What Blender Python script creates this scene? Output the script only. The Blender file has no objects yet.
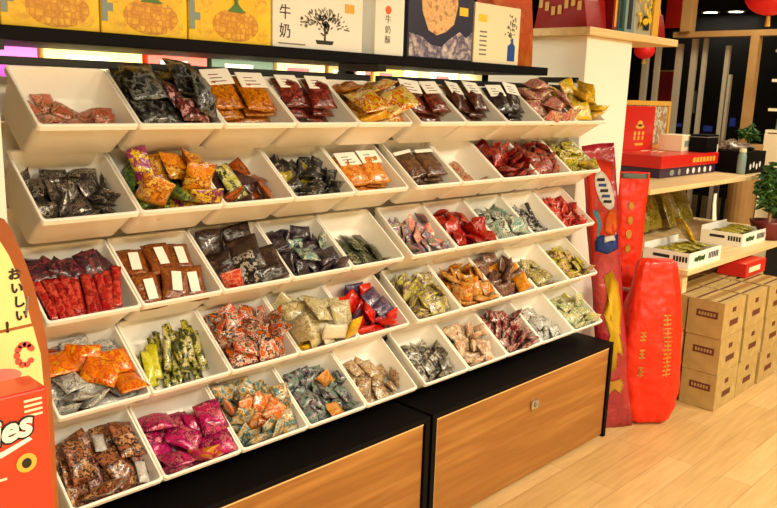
import bpy, bmesh, math, random
from mathutils import Vector, Matrix, Quaternion, Euler, noise as mnoise

SC = bpy.context.scene
COL = SC.collection
PI = math.pi

# ------------------------------------------------------------------ helpers
def lin(c):
    out = []
    for v in c[:3]:
        v /= 255.0
        out.append(v / 12.92 if v <= 0.04045 else ((v + 0.055) / 1.055) ** 2.4)
    return (out[0], out[1], out[2], 1.0)

def link(name, bm, mat=None, parent=None, smooth=False, loc=None, rot=None):
    me = bpy.data.meshes.new(name)
    bmesh.ops.recalc_face_normals(bm, faces=bm.faces[:])
    bm.to_mesh(me); bm.free()
    if mat: me.materials.append(mat)
    if smooth:
        for p in me.polygons: p.use_smooth = True
    o = bpy.data.objects.new(name, me); COL.objects.link(o)
    if parent: o.parent = parent
    if loc: o.location = loc
    if rot: o.rotation_euler = rot
    return o

def tag(o, label, cat, group=None, kind=None):
    o['label'] = label; o['category'] = cat
    if group: o['group'] = group
    if kind: o['kind'] = kind
    return o

def empty(name, label, cat, loc=(0, 0, 0), rz=0.0, group=None):
    o = bpy.data.objects.new(name, None); COL.objects.link(o)
    o.location = loc; o.rotation_euler = (0, 0, rz); o.empty_display_size = .05
    return tag(o, label, cat, group)

def dup(o, parent=None):
    c = o.copy(); COL.objects.link(c)
    c.parent = parent
    for ch in list(o.children): dup(ch, c)
    return c

def box(bm, x0, x1, y0, y1, z0, z1, bev=0.0):
    vs = [bm.verts.new(p) for p in ((x0,y0,z0),(x1,y0,z0),(x1,y1,z0),(x0,y1,z0),(x0,y0,z1),(x1,y0,z1),(x1,y1,z1),(x0,y1,z1))]
    fs = [bm.faces.new([vs[i] for i in f]) for f in ((0,3,2,1),(4,5,6,7),(0,1,5,4),(1,2,6,5),(2,3,7,6),(3,0,4,7))]
    if bev:
        es = list({e for f in fs for e in f.edges})
        bmesh.ops.bevel(bm, geom=es, offset=bev, segments=2, affect='EDGES', profile=.5)
    return bm

def bx(*a, bev=0.0):
    return box(bmesh.new(), *a, bev=bev)

def prism(pts, y0, y1, bm=None):
    """polygon in XZ extruded along Y"""
    bm = bm or bmesh.new()
    a = [bm.verts.new((x, y0, z)) for x, z in pts]; b = [bm.verts.new((x, y1, z)) for x, z in pts]
    n = len(pts)
    bm.faces.new(a); bm.faces.new(b[::-1])
    for i in range(n): bm.faces.new((a[i], b[i], b[(i+1) % n], a[(i+1) % n]))
    return bm

def lathe(prof, n=20, bm=None, c=(0, 0, 0)):
    bm = bm or bmesh.new(); rings = []
    for r, z in prof:
        if r < 1e-6: rings.append([bm.verts.new((c[0], c[1], c[2] + z))])
        else: rings.append([bm.verts.new((c[0] + r*math.cos(2*PI*i/n), c[1] + r*math.sin(2*PI*i/n), c[2] + z)) for i in range(n)])
    for a, b in zip(rings, rings[1:]):
        for i in range(n):
            j = (i+1) % n
            if len(a) == 1 and len(b) == 1: continue
            if len(a) == 1: bm.faces.new((a[0], b[i], b[j]))
            elif len(b) == 1: bm.faces.new((a[i], a[j], b[0]))
            else: bm.faces.new((a[i], a[j], b[j], b[i]))
    return bm

def rrect(x0, x1, a0, a1, r, n=4):
    r = min(r, (x1-x0)/2.01, (a1-a0)/2.01); out = []
    for cx, ca, s in ((x1-r, a0+r, -PI/2), (x1-r, a1-r, 0), (x0+r, a1-r, PI/2), (x0+r, a0+r, PI)):
        for i in range(n+1):
            t = s + PI/2*i/n
            out.append((cx + r*math.cos(t), ca + r*math.sin(t)))
    return out

# tilted frame of the candy bins: A runs up and back along the opening, D down and back into the bin
A = Vector((0, .803, .596)); D = Vector((0, .596, -.803))
BIN_DEPTH = .137; BIN_LEN = .216

def bin_mesh(W, L_=BIN_LEN):
    """open tub with a flanged rim; origin at the middle of the front lip"""
    bm = bmesh.new(); h = W/2
    def ring(x, a0, a1, d, r):
        return [bm.verts.new(Vector((px, 0, 0)) + A*pa + D*d) for px, pa in rrect(-x, x, a0, a1, r)]
    fr = lambda d: .0475*d/BIN_DEPTH          # front wall draft
    bk = lambda d: L_ - .012*d/BIN_DEPTH
    sd = lambda d: h - .003 - .007*d/BIN_DEPTH
    t = .003; B = BIN_DEPTH; BI = .090      # inner floor stands well above the outer one
    R = [ring(sd(B)-.012, fr(B)+.012, bk(B)-.012, B, .012),
         ring(sd(B)-.003, fr(B)+.003, bk(B)-.003, B-.004, .016),
         ring(sd(B-.012), fr(B-.012), bk(B-.012), B-.012, .018),
         ring(sd(.016), fr(.016), bk(.016), .016, .014),
         ring(h, -.004, L_+.004, .0145, .009),
         ring(h, -.004, L_+.004, .0015, .009),
         ring(h-.0015, -.0025, L_+.0025, 0, .008),
         ring(h-.006, .002, L_-.002, 0, .008),
         ring(sd(.004)-t, fr(.004)+t, bk(.004)-t, .004, .012),
         ring(sd(BI-.010)-t, fr(BI-.010)+t, bk(BI-.010)-t, BI-.010, .016),
         ring(sd(BI)-t-.003, fr(BI)+t+.003, bk(BI)-t-.003, BI-.004, .014),
         ring(sd(BI)-t-.012, fr(BI)+t+.012, bk(BI)-t-.012, BI, .010)]
    for p, q in zip(R, R[1:]):
        n = len(p)
        for i in range(n): bm.faces.new((p[i], p[(i+1) % n], q[(i+1) % n], q[i]))
    bm.faces.new(R[0]); bm.faces.new(R[-1])
    return bm

# ------------------------------------------------------------------ packets (flat in XY, thickness in Z, seals at +-Y)
def pillow(w, h, t, seed=0, crumple=1.0, nx=9, ny=11, round_=.05):
    bm = bmesh.new(); rnd = random.Random(seed)
    off = Vector((rnd.uniform(0, 50), rnd.uniform(0, 50), rnd.uniform(0, 50)))
    top, bot = [], []
    for j in range(ny+1):
        v = -1 + 2*j/ny
        seal = abs(v) > .86
        ty = 0.0 if seal else (1 - (abs(v)/.86)**2.2)**.6
        rt, rb = [], []
        for i in range(nx+1):
            u = -1 + 2*i/nx
            tx = max(0.0, 1 - abs(u)**2.6)**.55
            pin = 1 - .07*(1-abs(v))*abs(u)
            x = u*w/2*pin; y = v*h/2*(1 - round_*abs(u)*(1-ty))
            q = Vector((x*26, y*26, 0)) + off
            nz = mnoise.noise(q)*.35*t*crumple
            n2 = mnoise.noise(q*2.3)*.16*t*crumple
            warp = .10*h*crumple*mnoise.noise(Vector((x*7, y*7, 3)) + off)
            z = t/2*tx*ty
            cr = .0009*math.sin(u*34) if seal else 0
            f = ty*min(1, tx*2)
            rt.append(bm.verts.new((x, y, z + (nz+n2)*f + cr + warp + .0005)))
            rb.append(bm.verts.new((x, y, -z + (nz-n2)*f*.7 + cr + warp - .0005)))
        top.append(rt); bot.append(rb)
    for j in range(ny):
        for i in range(nx):
            bm.faces.new((top[j][i], top[j][i+1], top[j+1][i+1], top[j+1][i]))
            bm.faces.new((bot[j][i], bot[j+1][i], bot[j+1][i+1], bot[j][i+1]))
    for j in range(ny):
        bm.faces.new((top[j][0], top[j+1][0], bot[j+1][0], bot[j][0]))
        bm.faces.new((top[j][nx], bot[j][nx], bot[j+1][nx], top[j+1][nx]))
    for i in range(nx):
        bm.faces.new((top[0][i], bot[0][i], bot[0][i+1], top[0][i+1]))
        bm.faces.new((top[ny][i], top[ny][i+1], bot[ny][i+1], bot[ny][i]))
    return bm

def twist(w, h, t, seed=0):
    """twist-wrapped candy along Y"""
    bm = bmesh.new(); rnd = random.Random(seed); n = 10; rings = []
    prof = [(-1, .85), (-.86, .8), (-.66, .25), (-.58, .30), (-.5, .8), (-.25, 1), (0, 1.03), (.25, 1), (.5, .8), (.58, .30), (.66, .25), (.86, .8), (1, .85)]
    ph = rnd.uniform(0, 6)
    for v, r in prof:
        fan = abs(v) > .6; ring = []
        for i in range(n):
            a = 2*PI*i/n
            k = 1 + (.25*math.cos(5*a+ph) if fan else .04*math.cos(3*a+ph))
            zx = .35 if abs(v) > .8 else 1
            ring.append(bm.verts.new((r*k*w/2*math.cos(a), v*h/2, r*k*t/2*zx*math.sin(a))))
        rings.append(ring)
    for p, q in zip(rings, rings[1:]):
        for i in range(n): bm.faces.new((p[i], p[(i+1) % n], q[(i+1) % n], q[i]))
    bm.faces.new(rings[0]); bm.faces.new(rings[-1][::-1])
    return bm

SHAPES = {'pillow': lambda d, s: pillow(d[0], d[1], d[2], s), 'stick': lambda d, s: pillow(d[0], d[1], d[2], s, .5, 6, 12),
          'bag': lambda d, s: pillow(d[0], d[1], d[2], s, .7), 'twist': lambda d, s: twist(d[0], d[1], d[2], s)}

# ------------------------------------------------------------------ what lies in each bin: (row, column): (content words, [(shape, (w,h,t), colours, count, object name, label words, orientation)])
K = (22, 20, 22); W_ = (236, 232, 222)
def it(shape, dims, cols, n, name, words, ori='any', **k): return dict(shape=shape, dims=dims, cols=cols, n=n, name=name, words=words, ori=ori, **k)
LABELC = (235, 225, 205)
def labelled(cols, n, words, dims=(.10, .13, .03)): return it('bag', dims, cols, n, 'dried_fruit_bag', words, 'face', card=True)
BINS = {
(1,1): ('small pink and red packets', [it('pillow', (.05,.065,.018), [(196,100,82),(222,160,140),(126,92,52),(205,120,96)], 13, 'small_packet', 'small pink and red packet')]),
(1,2): ('black glossy bags heaped high', [it('pillow', (.09,.12,.032), [K,(58,60,60),(120,124,122),(14,14,16)], 17, 'snack_bag', 'glossy black bag'),
        it('pillow', (.07,.08,.025), [(225,178,182),(120,60,60),(60,34,36)], 3, 'snack_bag', 'pale pink pouch among black bags')]),
(1,3): ('orange dried fruit bags', [labelled([(190,108,44),(220,150,72),(140,72,28)], 8, 'orange dried fruit bag with white label')]),
(1,4): ('dark red fruit bags', [labelled([(120,46,36),(72,26,22),(165,84,72)], 7, 'dark red fruit bag with pale label', (.09,.115,.03))]),
(1,5): ('yellow snack bags', [it('pillow', (.105,.13,.035), [(232,204,118),(240,224,160),(204,84,54),(222,186,72)], 10, 'snack_bag', 'cream yellow snack bag with red print'),
        it('pillow', (.09,.11,.03), [(196,112,32),(150,80,26),(222,160,50)], 4, 'snack_bag', 'orange-brown snack bag'),
        it('stick', (.03,.12,.02), [(214,150,40),(230,184,70)], 2, 'stick_packet', 'golden stick packet', 'up')]),
(1,6): ('red-brown plum bags', [labelled([(104,44,34),(66,26,22),(156,82,60)], 7, 'red-brown plum bag with white card')]),
(1,7): ('brown fruit bags', [labelled([(70,38,30),(44,22,20),(120,70,50)], 7, 'brown fruit bag with white card')]),
(1,8): ('black fruit bags', [labelled([(28,22,24),(46,34,34),(70,56,50)], 7, 'black fruit bag with white card')]),
(1,9): ('pink and mauve bags heaped high', [it('pillow', (.08,.105,.03), [(198,112,112),(226,176,158),(156,74,84),(228,206,160)], 17, 'snack_bag', 'pink and mauve snack bag')]),
(1,10): ('yellow bags heaped high', [it('pillow', (.08,.105,.03), [(238,196,48),(248,220,96),(214,160,40),(238,228,164)], 18, 'snack_bag', 'bright yellow snack bag')]),
(2,1): ('silver-grey shiny packets', [it('pillow', (.05,.07,.018), [(70,62,60),(138,128,118),(44,38,40),(190,184,172)], 24, 'foil_packet', 'shiny silver-grey packet', metal=.55)]),
(2,2): ('amber snack bags and green packets', [it('pillow', (.08,.10,.035), [(214,130,36),(232,164,60),(160,84,28),(240,206,120)], 12, 'snack_bag', 'amber orange snack bag'),
        it('pillow', (.07,.09,.025), [(70,116,44),(36,72,34),(134,168,72),(32,40,30)], 9, 'snack_bag', 'leafy green packet'),
        it('pillow', (.05,.09,.02), [(150,60,110),(236,206,90),(120,40,80)], 2, 'snack_bag', 'purple and yellow packet')]),
(2,3): ('brown packets and striped sticks', [it('pillow', (.075,.09,.025), [(140,64,34),(186,98,50),(92,42,30),(206,140,84)], 6, 'snack_bag', 'red-brown snack packet'),
        it('stick', (.03,.11,.014), [(206,204,110),(50,60,36),(236,230,180)], 4, 'stick_packet', 'yellow-green striped stick packet', 'up'),
        it('pillow', (.06,.08,.02), [(52,30,40),(80,50,50)], 4, 'snack_bag', 'dark purple packet')]),
(2,4): ('white-specked small black packets', [it('pillow', (.045,.065,.015), [K,(34,36,36),K,(150,146,132)], 26, 'small_packet', 'small black packet with white specks'),
        it('pillow', (.05,.06,.02), [(150,136,60),(190,172,84)], 2, 'candy_packet', 'olive gold packet')]),
(2,5): ('orange shreds in labelled bags', [it('bag', (.10,.13,.03), [(222,140,62),(240,178,104),(190,100,40)], 5, 'dried_squid_bag', 'orange shreds bag with white label', 'face', card=True),
        it('pillow', (.07,.09,.025), [(150,56,40),(200,190,180)], 3, 'snack_bag', 'red and white packet')]),
(2,6): ('dark brown fruit bags', [it('bag', (.10,.12,.03), [(92,58,40),(60,36,28),(130,92,64)], 6, 'dried_fruit_bag', 'clear bag of dark brown fruit', 'face', card=True, cardh=.12)]),
(2,7): ('a few pale brown packets', [it('pillow', (.06,.08,.02), [(170,104,78),(206,160,124),(140,70,56)], 7, 'snack_packet', 'pale brown packet')]),
(2,8): ('dark red packets', [it('pillow', (.06,.085,.022), [(150,30,32),(60,20,24),(196,64,52),(30,20,22)], 22, 'snack_packet', 'dark red packet')]),
(2,9): ('red-brown packets', [it('pillow', (.06,.085,.022), [(132,36,36),(196,120,104),(70,26,28),(170,60,50)], 21, 'snack_packet', 'red-brown packet')]),
(2,10): ('yellow-green packets', [it('pillow', (.06,.085,.022), [(206,190,66),(104,120,50),(230,214,140),(120,76,40)], 20, 'snack_packet', 'yellow-green packet')]),
(3,1): ('red sticks and dark purple packets', [it('stick', (.024,.13,.016), [(176,40,44),(214,92,80),(140,28,36)], 13, 'stick_packet', 'long red stick packet', 'up'),
        it('pillow', (.06,.08,.022), [(54,26,38),(84,44,62),(28,30,34),(150,70,80)], 16, 'candy_packet', 'dark purple packet under red sticks')]),
(3,2): ('brown bags with white stickers', [it('bag', (.075,.105,.026), [(128,60,36),(160,92,52),(84,36,28),(184,116,50)], 14, 'snack_bag', 'red-brown snack bag with white sticker', 'up', sticker=True)]),
(3,3): ('black bags with white lettering', [it('pillow', (.09,.115,.026), [(40,28,24),(58,38,32),(26,20,20),(92,66,54)], 11, 'snack_bag', 'black-brown snack bag', 'up'),
        it('bag', (.06,.075,.02), [(206,54,36),(232,160,130),(190,36,30)], 1, 'snack_bag', 'red packet among black bags', 'up'),
        it('pillow', (.09,.10,.024), [K,(30,26,26),(205,200,195),K], 3, 'snack_bag', 'black bag with white print', 'up')]),
(3,4): ('black and purple packets', [it('pillow', (.05,.07,.018), [K,(62,48,60),(36,34,40),(110,96,110)], 27, 'small_packet', 'black and purple packet'),
        it('pillow', (.06,.07,.02), [(110,150,146),(196,206,190),(40,60,60)], 4, 'candy_packet', 'pale teal packet among black packets')]),
(3,5): ('dark green flat packets', [it('pillow', (.05,.10,.014), [(44,48,38),(90,96,74),(28,28,26),(150,150,116)], 13, 'flat_packet', 'dark green flat packet')]),
(3,6): ('colourful small candies', [it('pillow', (.045,.06,.02), [(206,206,206),(80,104,150),(206,130,136),(112,140,96)], 30, 'wrapped_candy', 'small blue, white and pink candy'),
        it('pillow', (.06,.06,.02), [(222,130,120),(232,190,170)], 3, 'candy_packet', 'salmon pink packet')]),
(3,7): ('red packets', [it('pillow', (.055,.075,.02), [(184,34,36),(120,20,26),(216,80,66),(150,26,30)], 25, 'foil_packet', 'red candy packet')]),
(3,8): ('teal and black printed bags', [it('pillow', (.075,.10,.025), [(190,196,190),(120,170,156),(220,216,206),(48,42,40)], 9, 'candy_bag', 'pale teal and black candy bag')]),
(3,9): ('black and silver stick packets', [it('stick', (.022,.12,.014), [(36,34,40),(60,58,62),(206,202,190),(30,28,30)], 17, 'stick_packet', 'black and silver stick packet', 'slant')]),
(3,10): ('bright red small packets', [it('pillow', (.045,.06,.018), [(196,40,38),(220,80,70),(150,28,30),(228,150,130)], 30, 'small_packet', 'bright red small packet')]),
(4,1): ('orange and silver packets', [it('pillow', (.075,.09,.022), [(232,120,36),(240,150,60),(214,92,26),(240,180,80)], 7, 'candy_packet', 'orange packet', 'up'),
        it('pillow', (.06,.075,.02), [(206,208,204),(166,168,166),(230,228,220),(120,122,124)], 9, 'foil_packet', 'silver and white packet', metal=.1),
        it('pillow', (.07,.09,.02), [(134,52,34),(176,80,50)], 5, 'candy_packet', 'brown-red packet behind orange packets')]),
(4,2): ('green and yellow sticks standing up', [it('stick', (.024,.125,.015), [(74,82,40),(40,44,28),(170,164,70),(206,200,150)], 18, 'stick_packet', 'green and black stick packet', 'up'),
        it('stick', (.03,.10,.018), [(206,202,60),(226,222,110)], 3, 'stick_packet', 'lime yellow packet', 'up')]),
(4,3): ('orange, black and white packets', [it('pillow', (.06,.08,.02), [(226,120,50),(44,40,50),(232,206,184),(196,50,40)], 22, 'printed_packet', 'orange, black and white packet')]),
(4,4): ('clear bags and cream pouches', [it('pillow', (.08,.11,.028), [(216,204,150),(196,186,150),(230,222,190),(170,150,110)], 11, 'candy_pouch', 'cream see-through pouch', 'up'),
        it('bag', (.05,.09,.022), [(236,228,204),(240,232,210)], 2, 'candy_pouch', 'white oval pouch', 'up'),
        it('pillow', (.05,.08,.02), [(232,180,40),(240,200,70)], 4, 'candy_pouch', 'golden yellow pouch')]),
(4,5): ('red candies and blue packets', [it('pillow', (.06,.07,.025), [(222,44,30),(232,72,44),(190,30,34)], 10, 'candy_packet', 'vivid red packet'),
        it('twist', (.016,.05,.016), [(200,40,60),(232,180,180),(180,30,44)], 14, 'wrapped_candy', 'crimson twist-wrapped candy'),
        it('pillow', (.06,.08,.02), [(44,52,104),(70,60,90),(120,90,110)], 5, 'candy_packet', 'navy blue packet behind red packets')]),
(4,6): ('yellow-green and white packets', [it('pillow', (.055,.08,.018), [(206,200,100),(224,214,170),(120,90,100),(160,150,70)], 26, 'printed_packet', 'yellow-green and white packet')]),
(4,7): ('orange and yellow packets', [it('pillow', (.055,.075,.02), [(222,150,50),(196,96,40),(232,196,110),(170,130,110)], 26, 'printed_packet', 'orange and yellow packet')]),
(4,8): ('brown and purple packets', [it('pillow', (.06,.08,.022), [(92,56,56),(150,110,90),(60,40,48),(190,150,120)], 20, 'candy_packet', 'brown and purple packet'),
        it('pillow', (.06,.07,.02), [(226,140,40),(236,180,90)], 3, 'candy_packet', 'orange packet among brown packets')]),
(4,9): ('cream and olive packets', [it('pillow', (.055,.075,.02), [(206,192,120),(130,110,60),(226,216,170),(90,72,40)], 14, 'candy_packet', 'cream and olive packet')]),
(4,10): ('yellow and maroon packets', [it('pillow', (.06,.08,.02), [(222,192,50),(190,196,110),(120,50,50),(226,200,160)], 15, 'candy_packet', 'yellow and maroon packet')]),
(5,1): ('brown and pink glossy bags', [it('pillow', (.075,.11,.026), [(96,56,40),(170,110,80),(50,30,32),(206,160,120)], 13, 'snack_bag', 'brown glossy bag', 'up'),
        it('pillow', (.04,.11,.02), [(190,120,120),(110,50,64),(224,190,170),(70,36,44)], 7, 'snack_bag', 'narrow pink and maroon bag', 'up'),
        it('bag', (.03,.06,.014), [(226,224,220),(200,198,196)], 1, 'snack_bag', 'small white sachet', 'up')]),
(5,2): ('magenta foil packets', [it('pillow', (.075,.095,.028), [(184,28,96),(214,66,130),(120,24,72),(206,120,130)], 17, 'foil_packet', 'magenta foil packet', metal=.25),
        it('pillow', (.05,.09,.022), [(206,140,60),(190,60,100)], 2, 'foil_packet', 'gold and pink packet', metal=.25)]),
(5,3): ('teal, orange and white packets', [it('pillow', (.055,.075,.02), [(96,140,146),(206,206,190),(196,150,70),(60,90,90)], 20, 'printed_packet', 'teal and white packet'),
        it('pillow', (.06,.07,.02), [(220,130,70),(236,190,150),(206,100,50)], 6, 'candy_packet', 'orange packet among teal packets')]),
(5,4): ('dark purple and teal candies', [it('pillow', (.045,.065,.018), [(62,52,62),(110,150,130),(150,140,150),(38,34,42)], 28, 'small_packet', 'dark purple and teal candy packet'),
        it('pillow', (.05,.06,.018), [(196,120,60),(220,170,110)], 4, 'candy_packet', 'orange-brown candy packet')]),
(5,5): ('beige and white packets', [it('pillow', (.05,.07,.02), [(190,160,120),(226,214,196),(140,100,70),(206,180,140)], 17, 'candy_packet', 'beige and white packet')]),
(5,6): ('grey and black packets', [it('pillow', (.05,.075,.018), [(96,90,78),(44,40,40),(150,144,128),(206,202,190)], 19, 'small_packet', 'grey and black packet')]),
(5,7): ('cream and pink packets', [it('pillow', (.05,.075,.02), [(224,206,172),(236,226,206),(210,140,110),(196,190,160)], 19, 'printed_packet', 'cream and pink packet')]),
(5,8): ('maroon and white packets', [it('pillow', (.055,.075,.02), [(112,30,40),(150,60,64),(206,180,170),(70,24,32)], 24, 'printed_packet', 'maroon and white packet')]),
(5,9): ('white and grey packets', [it('pillow', (.05,.07,.018), [(226,226,222),(150,152,152),(236,234,226),(96,100,104)], 18, 'small_packet', 'white and grey packet')]),
(5,10): ('white and green packets', [it('pillow', (.05,.08,.018), [(226,226,190),(120,150,80),(236,232,216),(206,190,90)], 21, 'printed_packet', 'white and green packet')]),
}
LEFT_X, LEFT_P, RIGHT_X, RIGHT_P = .681, .2385, 1.910, .2395
ROW_Y = [1.732, 1.739, 1.746, 1.711, 1.664]
ROW_Z = [1.430, 1.220, .983, .7615, .546]
def bin_pos(r, c):
    x = LEFT_X + LEFT_P*(c - .5) if c <= 5 else RIGHT_X + RIGHT_P*(c - 5.5)
    return Vector((x, ROW_Y[r-1], ROW_Z[r-1]))
BIN_W = .2365
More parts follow.
